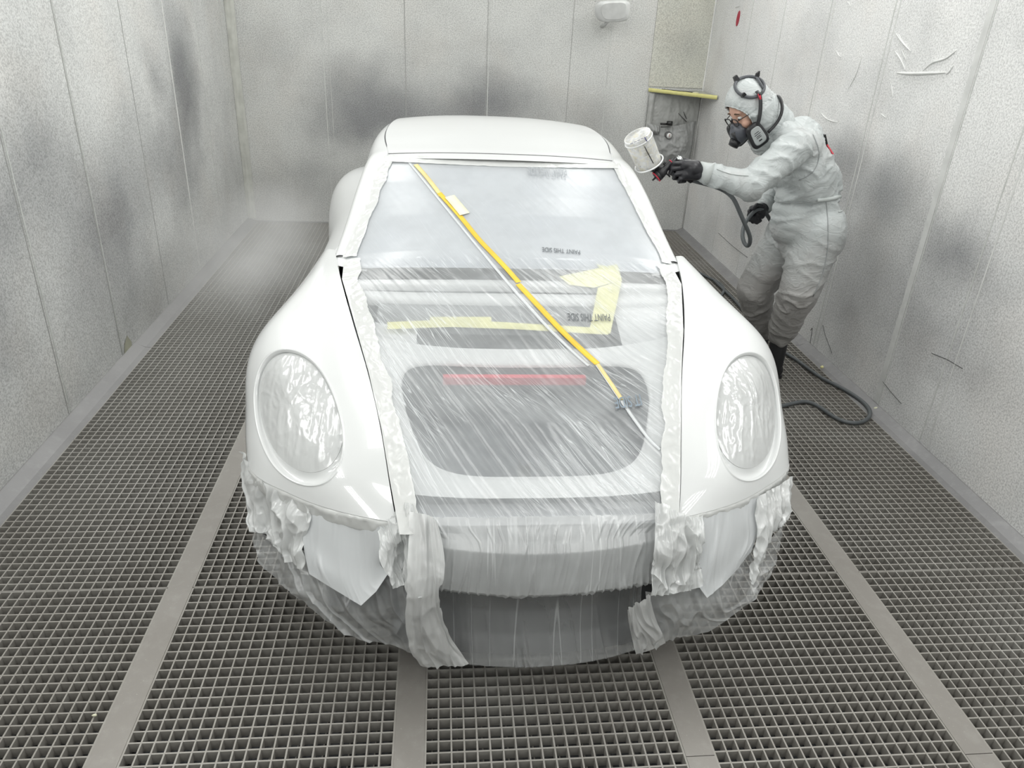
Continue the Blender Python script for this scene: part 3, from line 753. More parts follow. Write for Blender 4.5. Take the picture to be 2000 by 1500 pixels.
for sgn in (-1, 1):
    band('edge_tape', np.linspace(1.66, 2.86, 260), tapem, 0.004, 0.062 if sgn < 0 else 0.056, nu=15, seed=sgn*4.0, sgn=sgn)
    band('pillar_tape', np.linspace(2.88, 3.46, 120), tapem, 0.010, 0.052 if sgn < 0 else 0.038, nu=12, seed=sgn*7.0, sgn=sgn, amp=0.006)
m = MB(); P = []
for f in np.linspace(0, 1, 10):
    row = []
    for u in np.linspace(-1, 1, 160):
        y = 3.475 - 0.055*f - 0.028*(1-u*u)
        row.append((u*.522, y + 0.02*0, film_z(u*.522, min(y+0.01, 3.465), 0.008) + 0.003*abs(mnoise.noise(Vector((u*9, f*3, 1)))) + 0.0*f))
    P.append(row)
m.grid(np.array(P), flip=True); filmobj(m, 'header_tape', tapem)

# yellow tapes: the long diagonal one on top, flat strips below the sheet
yel = simple('yellow_tape', (0.86, 0.56, 0.045), 0.5); pale = simple('pale_tape', (0.82, 0.80, 0.40), 0.6); pale3 = simple('cream_tape', (0.80, 0.79, 0.60), 0.6); pale2 = simple('faded_yellow_tape', (0.80, 0.66, 0.30), 0.55)
def ribbon_px(name, pts, mat, w, lift=0.003, n=60, th=0.0006):
    pts = [np.array(p, float) for p in pts]; tot = lin(np.array(pts), np.linspace(0, 1, n)) if len(pts) == 2 else spl(np.array(pts), np.linspace(0, 1, n))
    C_ = [on_film(p[0], p[1], lift) for p in tot]; C_ = [c for c in C_ if c is not None]
    L = []; R_ = []
    for i, c in enumerate(C_):
        d = _n(C_[min(i+1, len(C_)-1)] - C_[max(i-1, 0)]); s = _n(np.cross(d, [0, -0.35, 1])); L.append(c - s*w/2); R_.append(c + s*w/2)
    m = MB(); up = np.array([0, 0, th]); m.grid(np.array([np.array(L) - up*2, np.array(L), np.array(R_), np.array(R_) - up*2])); return filmobj(m, name, mat)
ribbon_px('yellow_tape', [(812, 322), (838, 352), (862, 384)], pale2, 0.020)
ribbon_px('yellow_tape', [(858, 378), (900, 425), (935, 468), (975, 510), (1013, 553)], yel, 0.021, 0.004)
ribbon_px('yellow_tape', [(1012, 556), (1060, 608), (1110, 660), (1167, 712)], yel, 0.022, 0.004)
ribbon_px('yellow_tape', [(1165, 709), (1190, 745), (1215, 782)], pale2, 0.014, 0.003)
ribbon_px('tape_tab', [(878, 385), (893, 402), (908, 420)], pale3, 0.045, 0.0055)
# thin glossy overlap of the two film sheets beside the diagonal tape
ribbon_px('film_overlap', [(800, 318), (860, 392), (930, 478), (1000, 562), (1080, 650), (1150, 715)], M['film_white'], 0.012, 0.0025)
ribbon_px('film_overlap', [(1165, 712), (1215, 785), (1262, 850), (1290, 878)], M['film_white'], 0.012, 0.0025)
def under_strip(name, quad, mat, off=-0.0045, n=24):
    """flat strip lying just below the sheet; quad in photo pixels, one long side then the other"""
    a = lin(np.array(quad[0], float), np.linspace(0, 1, n)); b = lin(np.array(quad[1], float), np.linspace(0, 1, n)); P = []
    for f in np.linspace(0, 1, 4): P.append([on_film(*(a[i]*(1-f)+b[i]*f), off) for i in range(n)])
    m = MB(); m.grid(np.array(P)); return filmobj(m, name, mat)
under_strip('paper_tape', [[(757, 627), (880, 622), (1000, 628), (1188, 640)], [(757, 641), (880, 637), (1000, 641), (1188, 652)]], pale)
under_strip('paper_tape', [[(840, 617), (960, 617)], [(840, 626), (960, 626)]], pale)
under_strip('paper_tape', [[(1092, 538), (1150, 526), (1206, 514)], [(1112, 554), (1160, 560), (1215, 545)]], pale)
under_strip('paper_tape', [[(1168, 560), (1215, 545)], [(1150, 650), (1192, 650)]], pale)
under_strip('paper_tape', [[(1165, 514), (1210, 524)], [(1180, 530), (1200, 560)]], pale)

# print on the film
def film_text(txt, px, py, size, rot_deg, sx=1.0, mat=None, up_lift=0.004, skew=0.0):
    cu = bpy.data.curves.new('lettering', 'FONT'); cu.body = txt; cu.size = 1.0; cu.align_x = 'CENTER'; cu.align_y = 'CENTER'; cu.offset = 0.008
    o = bpy.data.objects.new('lettering', cu); COL.objects.link(o)
    dg_ = bpy.context.evaluated_depsgraph_get(); me0 = bpy.data.meshes.new_from_object(o.evaluated_get(dg_))
    bpy.data.objects.remove(o); c = on_film(px, py)
    bm = bmesh.new(); bm.from_mesh(me0); bmesh.ops.triangulate(bm, faces=bm.faces); bm.to_mesh(me0); bm.free()
    a = math.radians(rot_deg); vs_ = []
    for v in me0.vertices:
        q = np.array([v.co.x*size*sx + v.co.y*size*skew, v.co.y*size]); X = c[0] + q[0]*math.cos(a) - q[1]*math.sin(a); y = c[1] + (q[0]*math.sin(a) + q[1]*math.cos(a))
        vs_.append(on_film_xy(X, y, up_lift))
    m = MB(); m.add(vs_, [tuple(p.vertices) for p in me0.polygons]); return filmobj(m, 'printed_lettering', mat, smooth=False)
ink = simple('dark_print', (0.14, 0.15, 0.16), 0.6); ink2 = simple('faint_print', (0.36, 0.38, 0.40), 0.6); ink3 = simple('blue_grey_print', (0.22, 0.27, 0.32), 0.6)
film_text('PAINT THIS SIDE', 1069, 338, 0.075, 180, 0.31, ink2, 0.016)
film_text('PAINT THIS SIDE', 1096, 491, 0.034, 177, 0.62, ink)
film_text('PAINT THIS SIDE', 1150, 620, 0.054, 176, 0.39, ink)
film_text('IT SIDE', 1226, 787, 0.070, 178, 0.40, ink3, 0.0075)

def crease(p, seed):
    a = Vector((p[0]*17 + seed, p[1]*17, p[2]*9)); b = Vector((p[0]*36, p[1]*36 + seed, p[2]*24))
    w = mnoise.noise(a*0.6)*1.2
    return 0.9 - 1.6*abs(mnoise.noise(a + Vector((w, w, w)))) - 0.7*abs(mnoise.noise(b + Vector((w, 0, w))))
# hanging sheets: columns of (px, py, z) from the taped edge down
def sheet(name, cols, mat, nu=120, nv=60, amp=0.008, freq=26, seed=0.0, smooth_cols=True, gather=0.0, dense=0.5, parent=film, crumple=0.0, lo=0.25):
    C_ = np.array([[PZ(*p) - CC for p in c] for c in cols])      # (ncol, nrow, 3)
    rows = lin(C_.transpose(1, 0, 2), np.linspace(0, 1, nv)) if not smooth_cols else spl(C_.transpose(1, 0, 2), np.linspace(0, 1, nv))
    P = np.array([lin(r, np.linspace(0, 1, nu)) if smooth_cols == 'rows' else spl(r, np.linspace(0, 1, nu)) for r in rows])
    N = normals_of(P)
    toward = np.array([-CX, 0, CAM_H]) - P; s = np.sign((N*toward).sum(2, keepdims=True)); N = N*s
    Q = P.copy()
    for i in range(nv):
        v = i/(nv-1)
        for j in range(nu):
            u = j/(nu-1); L = u*freq*(1 + gather*v)
            w = mnoise.noise(Vector((L + 0.8*mnoise.noise(Vector((u*3, v*2.2, seed))), v*1.3, seed)))
            w2 = mnoise.noise(Vector((L*2.7, v*3.0, seed+7)))
            k = lo + (1-lo)*max(0, min(1, dense + 1.3*mnoise.noise(Vector((u*4, v*1.5, seed+3)))))
            f = (1 - min(1, abs(w)*4.5))*1.0 + 0.35*w2
            c_ = 0 if not crumple else crumple*crease(P[i, j], seed)
            Q[i, j] += N[i, j]*(amp*f*k + c_)
    m = MB(); m.grid(Q); return filmobj(m, name, mat, parent)
sk = thing('film_skirt', 'wrinkled plastic film hanging in folds round the nose of the white car', 'masking film', (CX, 2.6, 0))
# centre: ledge, lip, wrapped beam face
CO = []
for X in np.linspace(-.325, .330, 9):
    b = 0.045*(X/0.31)**2
    CO.append([(X*1.19, 1.708, film_z(X*1.19, 1.708, .005)), (X*1.12, 1.68+b*.3, film_z(X*1.12, 1.68+b*.3, .005)), (X*1.05, 1.655+b*.7, .553), (X, 1.632+b, .541), (X, 1.612+b, .524), (X, 1.600+b, .48), (X, 1.588+b, .43), (X, 1.583+b, .405), (X, 1.592+b, .392)])
def raw_sheet(name, C_, mat, parent, nu, nv, amp, freq, seed, lo=0.25, dense=0.5, slant=0.0, ridge_h=1.0, edgefade=True):
    C_ = np.array(C_, float); rows = lin(C_.transpose(1, 0, 2), np.linspace(0, 1, nv)); P = np.array([spl(r, np.linspace(0, 1, nu)) for r in rows]); N = normals_of(P)
    toward = np.array([-CX, 0, CAM_H]) - P; N = N*np.sign((N*toward).sum(2, keepdims=True)); Q = P.copy()
    for i in range(nv):
        v = i/(nv-1)
        for j in range(nu):
            u = j/(nu-1)
            w = mnoise.noise(Vector(((u + slant*v)*freq + 0.5*mnoise.noise(Vector((u*5, v*3, seed))), v*1.1, seed))); w2 = mnoise.noise(Vector(((u + slant*v)*freq*2.5, v*2.5, seed+7)))
            k = lo + (1-lo)*max(0, min(1, dense + 1.3*mnoise.noise(Vector((u*6, v*1.5, seed+3)))))
            Q[i, j] += N[i, j]*amp*((1 - min(1, abs(w)*5))*ridge_h + 0.3*w2)*k*min(1.0, v*6)
    m = MB(); m.grid(Q); return filmobj(m, name, mat, parent)
raw_sheet('beam_wrap', CO, M['film_hang'], sk, 320, 90, 0.009, 26, 2.0, lo=0.15, dense=0.45, slant=0.04)
LO = []
for X in np.linspace(-.30, .335, 9):
    b = 0.06*(abs(X)/0.33)**2.2
    LO.append([(X, 1.612+b, .396), (X, 1.66+b, .375), (X, 1.678+b, .33), (X, 1.668+b, .27), (X, 1.640+b, .205), (X, 1.597+b, .150), (X, 1.585+b, .128), (X, 1.62+b, .118), (X, 1.70+b, .115)])
raw_sheet('lower_wrap', LO, M['film_thin'], sk, 280, 90, 0.008, 16, 5.0, lo=0.15, dense=0.35, slant=-0.08)

for sgn in (-1, 1):     # white cowl corners between fender tip and windscreen pillar
    m = MB(); c0 = [(.560, 2.80, .930), (.640, 2.80, .945), (.672, 2.82, .945)]; c1 = [(.560, 2.90, .945), (.650, 2.91, .958), (.700, 2.93, .950)]; c2 = [(.60, 3.02, .99), (.660, 3.02, 1.0), (.715, 3.03, .93)]
    m.grid(spl(np.array([c0, c1, c2])*np.array([sgn, 1, 1]), np.linspace(0, 1, 9)), flip=(sgn < 0)); carobj(m, 'cowl_corner', M['panel'])
# left side of the nose (as seen): bright stretched panel with a pointed lower edge, crumpled outer folds, thin film below
A = lambda *p: [tuple(q) for q in p]
# tape band below the fender edge
def lip_band(name, sgn, w, seed):
    P = []
    t = np.linspace(0, 1, 150)
    e = fender_fast(np.zeros(150), t)*np.array([sgn, 1, 1])
    for f, (dy, dz) in zip(np.linspace(0, 1, 7), ((.008, -.001), (.001, -.003), (-.003, -.012), (-.001, -.024), (-.005, -.036), (-.001, -.050), (.010, -.060))):
        row = []
        for k in range(150):
            s_ = 0.35 + 0.65*(1 - abs(2*t[k]-1)**2)
            q = e[k].copy(); out = np.array([sgn*0.35*t[k], -1, 0]); out /= np.linalg.norm(out)
            q += out*(-dy)*1.0 + np.array([0, 0, dz*w])
            q += out*0.009*(abs(mnoise.noise(Vector((k*0.09, f*5, seed)))) + 0.5*mnoise.noise(Vector((k*0.35, f*9, seed))))*math.sin(PI*f)
            row.append(q)
        P.append(row)
    m = MB(); m.grid(np.array(P), flip=(sgn < 0)); return filmobj(m, 'fender_edge_tape', M['tape'], sk)
lip_band('fender_edge_tape', -1, 1.0, 2.2); lip_band('fender_edge_tape', 1, 0.75, 6.2)
# upper panels
sheet('film_panel', [
 A((596,975,.56),(594,1010,.52),(592,1050,.475),(596,1085,.435),(604,1121,.395)),
 A((625,985,.565),(622,1025,.52),(622,1070,.465),(626,1108,.425),(634,1140,.385)),
 A((665,998,.565),(662,1040,.515),(662,1090,.455),(666,1130,.41),(672,1163,.37)),
 A((705,1010,.565),(704,1050,.51),(703,1100,.45),(704,1150,.395),(705,1183,.36)),
 A((735,1018,.565),(728,1062,.505),(726,1100,.455),(730,1135,.415),(735,1155,.395)),
 A((768,1050,.535),(750,1075,.50),(742,1098,.46),(750,1112,.44),(757,1122,.43))], M['film_white'], 120, 60, 0.0018, 9, 1.0, smooth_cols='rows', lo=0.05, dense=0.2)
sheet('film_folds', [
 A((478,880,.575),(478,920,.52),(482,975,.46),(488,1010,.42),(497,1040,.39)),
 A((492,905,.565),(488,945,.515),(500,990,.46),(515,1025,.42),(522,1042,.40)),
 A((515,930,.56),(520,965,.515),(535,1010,.455),(535,1035,.42),(538,1058,.395)),
 A((545,955,.555),(548,985,.52),(548,1030,.46),(556,1060,.42),(560,1085,.39)),
 A((575,972,.55),(585,1005,.52),(578,1045,.465),(575,1075,.43),(582,1105,.395)),
 A((602,985,.548),(612,1015,.52),(600,1052,.47),(596,1085,.435),(604,1123,.393))], M['film_crumple'], 240, 130, 0.020, 5, 3.0, lo=0.4, dense=0.6, crumple=0.010, gather=0.2)
sheet('film_bundle', [
 A((745,1030,.55),(742,1065,.53),(738,1095,.50),(752,1125,.46),(768,1150,.43)),
 A((765,1012,.575),(770,1050,.54),(778,1072,.50),(785,1110,.45),(790,1145,.42)),
 A((785,985,.60),(792,1040,.55),(796,1070,.51),(798,1110,.46),(800,1165,.40)),
 A((812,985,.61),(818,1040,.555),(822,1075,.525),(828,1120,.47),(832,1165,.42))], M['film_crumple'], 150, 130, 0.010, 7, 6.0, lo=0.5, dense=0.6, crumple=0.014)
# the loose hanging tail of film left of the beam
sheet('film_tail', [
 A((806,1000,.60),(800,1130,.46),(798,1200,.34),(803,1262,.22),(822,1296,.145)),
 A((822,1003,.61),(822,1130,.475),(815,1200,.36),(826,1260,.235),(845,1301,.145)),
 A((836,1006,.61),(840,1130,.475),(838,1195,.37),(858,1255,.25),(872,1300,.15)),
 A((848,1010,.61),(856,1120,.49),(852,1180,.39),(868,1245,.255),(900,1300,.15)),
 A((858,1016,.61),(866,1120,.485),(850,1165,.41),(872,1235,.26),(915,1296,.15))], M['film_tail'], 140, 120, 0.012, 3.2, 8.0, lo=0.4, dense=0.6, crumple=0.005)
# lower skirt, left
sheet('skirt_film', [
 A((497,1038,.39),(498,1062,.345),(503,1082,.32),(507,1100,.29)),
 A((538,1052,.385),(545,1085,.34),(550,1115,.30),(553,1140,.26)),
 A((580,1070,.41),(592,1130,.34),(600,1160,.30),(612,1190,.25)),
 A((640,1095,.40),(655,1175,.32),(668,1205,.27),(692,1244,.205)),
 A((705,1125,.385),(715,1200,.30),(725,1230,.25),(740,1254,.205)),
 A((765,1115,.43),(775,1190,.32),(785,1230,.25),(795,1270,.18)),
 A((800,1130,.43),(808,1190,.34),(812,1240,.25),(820,1290,.15))], M['film_skirt'], 280, 110, 0.015, 9, 9.0, lo=0.2, dense=0.45, gather=-0.2, crumple=0.005)
# right side, mirrored character but its own shapes
sheet('film_panel', [
 A((1352,1018,.56),(1360,1062,.505),(1356,1090,.46),(1354,1108,.44),(1353,1122,.425)),
 A((1378,1008,.56),(1378,1055,.505),(1372,1095,.455),(1366,1125,.42),(1362,1142,.40)),
 A((1405,998,.565),(1402,1045,.51),(1393,1095,.455),(1386,1135,.40),(1381,1168,.36)),
 A((1432,988,.565),(1430,1035,.51),(1424,1080,.455),(1418,1115,.41),(1412,1142,.38)),
 A((1458,977,.56),(1458,1020,.51),(1454,1055,.465),(1448,1085,.43),(1440,1112,.395)),
 A((1482,967,.56),(1482,1010,.51),(1480,1038,.475),(1474,1060,.445),(1466,1078,.42))], M['film_white'], 120, 60, 0.0025, 9, 12.0, smooth_cols='rows', lo=0.1, dense=0.3)
sheet('film_folds', [
 A((1472,985,.55),(1476,1015,.515),(1478,1045,.47),(1470,1080,.42),(1462,1120,.37)),
 A((1488,964,.56),(1492,1010,.51),(1494,1050,.46),(1487,1090,.40),(1470,1135,.34)),
 A((1510,953,.555),(1512,995,.51),(1510,1025,.47),(1500,1045,.44),(1490,1062,.42)),
 A((1528,942,.55),(1530,985,.51),(1530,1005,.48),(1522,1022,.455),(1512,1035,.44)),
 A((1541,930,.55),(1541,960,.51),(1538,985,.48),(1536,1000,.46),(1530,1015,.44))], M['film_crumple'], 200, 120, 0.014, 5, 15.0, lo=0.4, dense=0.6, crumple=0.010)
sheet('film_bundle', [
 A((1280,985,.60),(1278,1065,.535),(1276,1100,.48),(1272,1140,.43),(1270,1160,.40)),
 A((1300,990,.60),(1300,1062,.54),(1298,1100,.49),(1292,1140,.43),(1290,1162,.40)),
 A((1322,1005,.585),(1325,1050,.545),(1325,1085,.50),(1318,1125,.44),(1318,1158,.40)),
 A((1348,1010,.568),(1352,1045,.54),(1356,1075,.50),(1352,1110,.45),(1352,1150,.40)),
 A((1368,1012,.56),(1368,1040,.54),(1362,1065,.51),(1358,1105,.455),(1368,1135,.41))], M['film_crumple'], 170, 130, 0.012, 7, 18.0, lo=0.5, dense=0.6, crumple=0.018)
sheet('skirt_film', [
 A((1262,1150,.40),(1262,1200,.31),(1270,1245,.22),(1280,1268,.17)),
 A((1300,1150,.40),(1300,1195,.31),(1305,1225,.25),(1312,1247,.20)),
 A((1352,1105,.43),(1356,1175,.33),(1362,1210,.27),(1372,1236,.215)),
 A((1400,1105,.40),(1405,1170,.33),(1412,1195,.28),(1418,1210,.25)),
 A((1450,1065,.42),(1455,1135,.33),(1460,1155,.30),(1466,1172,.27)),
 A((1490,1062,.40),(1495,1085,.36),(1498,1105,.33),(1502,1125,.30)),
 A((1530,1015,.43),(1526,1045,.38),(1520,1065,.35),(1514,1090,.31))], M['film_skirt'], 280, 110, 0.015, 8, 21.0, lo=0.2, dense=0.45, gather=-0.2, crumple=0.005)
sheet('film_tail', [
 A((1225,1185,.37),(1228,1215,.30),(1235,1250,.22),(1242,1278,.16)),
 A((1245,1175,.38),(1250,1210,.31),(1262,1245,.23),(1270,1270,.17)),
 A((1268,1160,.40),(1278,1200,.32),(1292,1235,.24),(1300,1256,.19))], M['film_tail'], 80, 80, 0.010, 3, 25.0, lo=0.5, dense=0.7)
# ------------------------------------------------------------------ things on the walls and floor
seam_m = simple('film_seam', (0.60, 0.61, 0.59), 0.6); seam_w = simple('white_seam', (0.76, 0.765, 0.745), 0.5); seam_f = simple('pale_seam', (0.66, 0.665, 0.65), 0.6); seam_d = simple('dark_seam', (0.40, 0.40, 0.39), 0.8)
def wall_child(m, name, mat, wall, **k):
    o = m.build(name, mat, wall, **k); o['kind'] = 'structure'; return o
for y, mt, w in ((3.31, seam_d, .003), (3.33, seam_m, .004), (3.99, seam_d, .003), (4.005, seam_m, .003), (4.79, seam_d, .0025), (5.52, seam_w, .008), (6.21, seam_m, .004), (6.9, seam_m, .003)):
    m = MB(); m.box(XL, XL+0.002, y-w, y+w, 0.03, ZC); wall_child(m, 'film_seam', mt, wall_left, smooth=False)
for x, mt, w in ((-.98, seam_m, .004), (-.93, seam_m, .002), (-.29, seam_d, .003), (.41, seam_d, .0022), (.425, seam_m, .004), (1.14, seam_d, .002), (1.48, seam_m, .003)):
    m = MB(); m.box(x-w, x+w, YB-0.002, YB, 0.0, ZC); wall_child(m, 'film_seam', mt, wall_back, smooth=False)
for y, mt, w in ((6.2, seam_m, .003), (5.6, seam_m, .003), (4.92, seam_m, .004), (4.885, seam_w, .004), (4.2, seam_m, .004), (4.16, seam_f, .005), (3.43, seam_f, .020), (3.40, seam_m, .003), (3.01, seam_m, .003), (2.95, seam_f, .004)):
    m = MB(); m.box(XR-0.002, XR, y-w, y+w, 0.03, ZC); wall_child(m, 'film_seam', mt, wall_right, smooth=False)
m = MB(); m.tube([(XR-.006, YB-.006, 0.0), (XR-.006, YB-.006, 1.2), (XR-.006, YB-.006, ZC)], .007, 8); wall_child(m, 'corner_bead', seam_w, wall_back)
# loose tape strip in the left back corner
cm_ = simple('old_tape', (0.60, 0.605, 0.56), 0.6, bump=(18, 0.4, 0.01)); P = []
for z in np.linspace(0.02, 2.4, 90):
    P.append([(XL + 0.004 + f*0.075 + 0.01*mnoise.noise(Vector((z*2, f, 1))), YB - 0.004 - 0.015*abs(mnoise.noise(Vector((z*3.0, f*2.5, 4))))*math.sin(PI*f), z) for f in np.linspace(0, 1, 10)])
m = MB(); m.grid(np.array(P)); wall_child(m, 'corner_tape', cm_, wall_back)
# raised creases in the film on the right wall
crm = simple('crease_film', (0.74, 0.745, 0.73), 0.6)
def crease_tube(pts, r, wallx=XR):
    P = [sight(px, py, 0, wallx - 0.002) for px, py in pts]; P = spl(np.array(P), np.linspace(0, 1, 14)); k = len(P)
    m = MB(); m.tube(P, [max(0.0008, r*0.7*math.sin(PI*(i+0.5)/k)**0.6) for i in range(k)], 8); return wall_child(m, 'film_crease', crm, wall_right)
for pts, r in (([(1751, 142), (1780, 144), (1815, 143), (1848, 142)], .011), ([(1803, 138), (1822, 122), (1845, 115), (1868, 98)], .007), ([(1750, 65), (1762, 82), (1779, 101)], .007), ([(1755, 66), (1765, 90)], .005),
               ([(1748, 100), (1760, 118), (1768, 138)], .006), ([(1760, 96), (1770, 118)], .004), ([(1846, 143), (1852, 142), (1862, 128)], .005), ([(1603, 220), (1616, 233), (1635, 239)], .005), ([(1633, 98), (1638, 108), (1643, 111)], .004),
               ([(1740, 160), (1744, 190)], .004), ([(1655, 2), (1662, 14)], .004), ([(1720, 222), (1730, 230)], .004), ([(1683, 110), (1672, 145), (1656, 175)], .003), ([(1436, 14), (1445, 12)], .004)):
    crease_tube(pts, r)
# scratches low on the right wall
scr = simple('scratch', (0.10, 0.10, 0.10), 0.9)
for pts in ([(1607, 635), (1612, 655), (1625, 690)], [(1583, 645), (1587, 640), (1582, 673)], [(1724, 745), (1742, 768), (1760, 788)], [(1820, 690), (1850, 702), (1880, 720)], [(1403, 455), (1430, 480), (1460, 503)]):
    P = [sight(px, py, 0, XR - 0.001) for px, py in pts]; P = lin(np.array(P), np.linspace(0, 1, 10)); m = MB(); m.tube(P, .0018, 5); wall_child(m, 'scratch_mark', scr, wall_right)

# film sheets in the right back corner, above and below the shelf
up = wall_mat('old_film', (0.68, 0.68, 0.61), [((2.1, YB, 1.5), (.3, .5, .3), 0.15)], 1, 9.0)
P = [[(1.86 + (XR-.012-1.86)*f - (0.0 if z > 1.4 else 0), YB - 0.006 - 0.006*abs(mnoise.noise(Vector((f*3, z*3, 2)))), z) for f in np.linspace(0, 1, 12)] for z in np.linspace(1.295, 2.4, 30)]
m = MB(); m.grid(np.array(P)); o = m.build('wall_patch_sheet', up); tag(o, 'yellowed protective sheet taped to the back wall above the corner shelf', 'wall sheet')
shelf = thing('corner_shelf', 'triangular corner shelf with yellow taped front edge, high in the far right corner', 'shelf', (2.2, 6.95, 1.27))
so = np.array([2.2, 6.95, 1.27])
def at_o(m, name, mat, parent, org, **k):
    m.v = [tuple(np.array(p) - org) for p in m.v]; return m.build(name, mat, parent, **k)
m = MB(); pl = [(1.865, YB-.012), (XR-.012, YB-.012), (XR-.012, 6.64)]
m.add([(x, y, z) for z in (1.258, 1.272) for x, y in pl], [(5,4,3), (0,1,2), (0,3,4,1), (1,4,5,2), (2,5,3,0)]); at_o(m, 'board', simple('shelf_board', (0.42, 0.42, 0.36), 0.7, bump=(30, 0.5, 0.01)), shelf, so, smooth=False)
m = MB(); a = np.array([1.865, YB-.014, 1.25]); b = np.array([XR-.014, 6.635, 1.245]); n_ = _n([b[1]-a[1], -(b[0]-a[0]), 0]); P = []
for z in (0.0, 0.004, 0.028, 0.032):
    P.append([a + (b-a)*f + n_*(0.003 if 0 < z < .03 else -0.004)*1.0 + np.array([0, 0, z + 0.0015*mnoise.noise(Vector((f*30, z*50, 0)))]) for f in np.linspace(0, 1, 40)])
m.grid(np.array(P)); at_o(m, 'edge_tape', simple('shelf_yellow_tape', (0.72, 0.68, 0.28), 0.6), shelf, so)
m = MB(); pa = np.array([1.965, 6.985, 1.279]); pb = np.array([2.235, 6.80, 1.279]); m.tube([pa, (pa+pb)/2, pb], [.006, .004, .005], 8); o = m.build('mixing_stick', simple('dark_stick', (0.03, 0.025, 0.03), 0.6)); tag(o, 'dark thin stick lying on the corner shelf', 'stick')
m = MB(); m.ell((2.215, 6.795, 1.279), (.03, .016, .006)); o = m.build('paper_scrap', simple('cream_scrap', (0.75, 0.73, 0.5), 0.7)); tag(o, 'small cream scrap on the corner shelf beside the dark stick', 'scrap')
# regulator under a dusty plastic bag
reg = thing('air_regulator', 'air regulator wrapped in dusty grey plastic below the corner shelf', 'air regulator', (2.1, 7.0, 0.9)); ro = np.array([2.1, 7.0, 0.9])
bagm = simple('dusty_bag', (0.36, 0.365, 0.36), 0.55, bump=(9, 0.5, 0.02)); bagl = simple('dusty_bag_light', (0.46, 0.465, 0.45), 0.55, bump=(7, 0.5, 0.02))
def bag(name, x0, x1, zt0, zt1, zb0, zb1, bulge, mat, seed, nx=70, nz_=60, amp=0.02):
    P = []
    for i, v in enumerate(np.linspace(0, 1, nz_)):
        row = []
        for j, f in enumerate(np.linspace(0, 1, nx)):
            x = x0 + (x1-x0)*f; zt = zt0 + (zt1-zt0)*f; zb = zb0 + (zb1-zb0)*f; z = zt + (zb-zt)*v
            d = bulge*math.sin(PI*f)**0.7*math.sin(PI*min(1, v*0.9+0.1))**0.6
            r = 1.0 - 3*abs(mnoise.noise(Vector((x*13+seed, (z + x*0.4)*6, seed)))); r2 = abs(mnoise.noise(Vector((x*34, z*24, seed+3))))
            row.append((x, YB - 0.016 - d - amp*max(-0.3, r)*0.5*math.sin(PI*f)**.4 - amp*0.5*r2, z))
        P.append(row)
    m = MB(); m.grid(np.array(P)); return at_o(m, name, mat, reg, ro)
bag('bag', 1.90, 2.34, 0.935, 1.02, 0.60, 0.585, 0.13, bagm, 2.0, amp=0.035)
bag('bag_collar', 1.88, 2.02, 0.99, 0.965, 0.90, 0.88, 0.11, bagm, 6.0, amp=0.04)
bag('bag_sheet', 1.875, 2.35, 1.235, 1.23, 0.93, 1.0, 0.012, bagl, 8.0, amp=0.012)
P = [[(1.875 + f*0.055 + 0.008*mnoise.noise(Vector((z*7, 0, 3))), YB - 0.03 - 0.02*math.sin(PI*f) - 0.012*abs(mnoise.noise(Vector((z*14, f*3, 5)))), z) for f in np.linspace(0, 1, 9)] for z in np.linspace(0.86, 1.24, 50)]
m = MB(); m.grid(np.array(P)); at_o(m, 'hanging_strap', bagl, reg, ro)
g = PY(1307, 265, 6.91)
m = MB(); m.cyl(g + np.array([0, .05, 0]), g, .031, n=28); m.cyl(g, g + np.array([0, -.006, 0]), .031, .027, n=28); ga = at_o(m, 'gauge', simple('gauge_rim', (0.2, 0.2, 0.2), 0.4, 0.6), reg, ro)
m = MB(); m.cyl(g + np.array([0, -.005, 0]), g + np.array([0, -.0075, 0]), .024, n=28); at_o(m, 'dial', simple('dial_white', (0.8, 0.8, 0.78), 0.5), ga, np.zeros(3) + ro*0 + ro)
ga.location = (0, 0, 0)
m = MB(); m.obox(g + np.array([0, -.0085, .003]), (1, 0, 0), (0, 1, 0), (0.1, 0, 1), .0022, .0008, .012); at_o(m, 'needle', simple('needle_red', (0.35, 0.05, 0.04), 0.5), ga, ro)
k = PY(1308, 240, 6.93); m = MB(); m.cyl(k + np.array([0, 0, -.02]), k + np.array([0, 0, .014]), .027, n=20); m.obox(k + np.array([-.045, 0.01, -.012]), (1, 0, 0), (0, 1, 0), (0, 0, 1), .035, .012, .008); at_o(m, 'knob', simple('black_knob', (0.02, 0.02, 0.02), 0.4), reg, ro)
k = PY(1266, 262, 6.95); m = MB(); m.ell(k, (.016, .02, .02)); at_o(m, 'fitting', simple('dark_fitting', (0.06, 0.06, 0.065), 0.5), reg, ro)
for pts in ([(1325, 221), (1334, 231), (1341, 238)], [(1335, 218), (1338, 226), (1341, 232)]):
    P = [PY(px, py, 7.03) for px, py in pts]; m = MB(); m.tube(P, [.002, .004, .003], 6); at_o(m, 'dark_slit', scr, reg, ro)
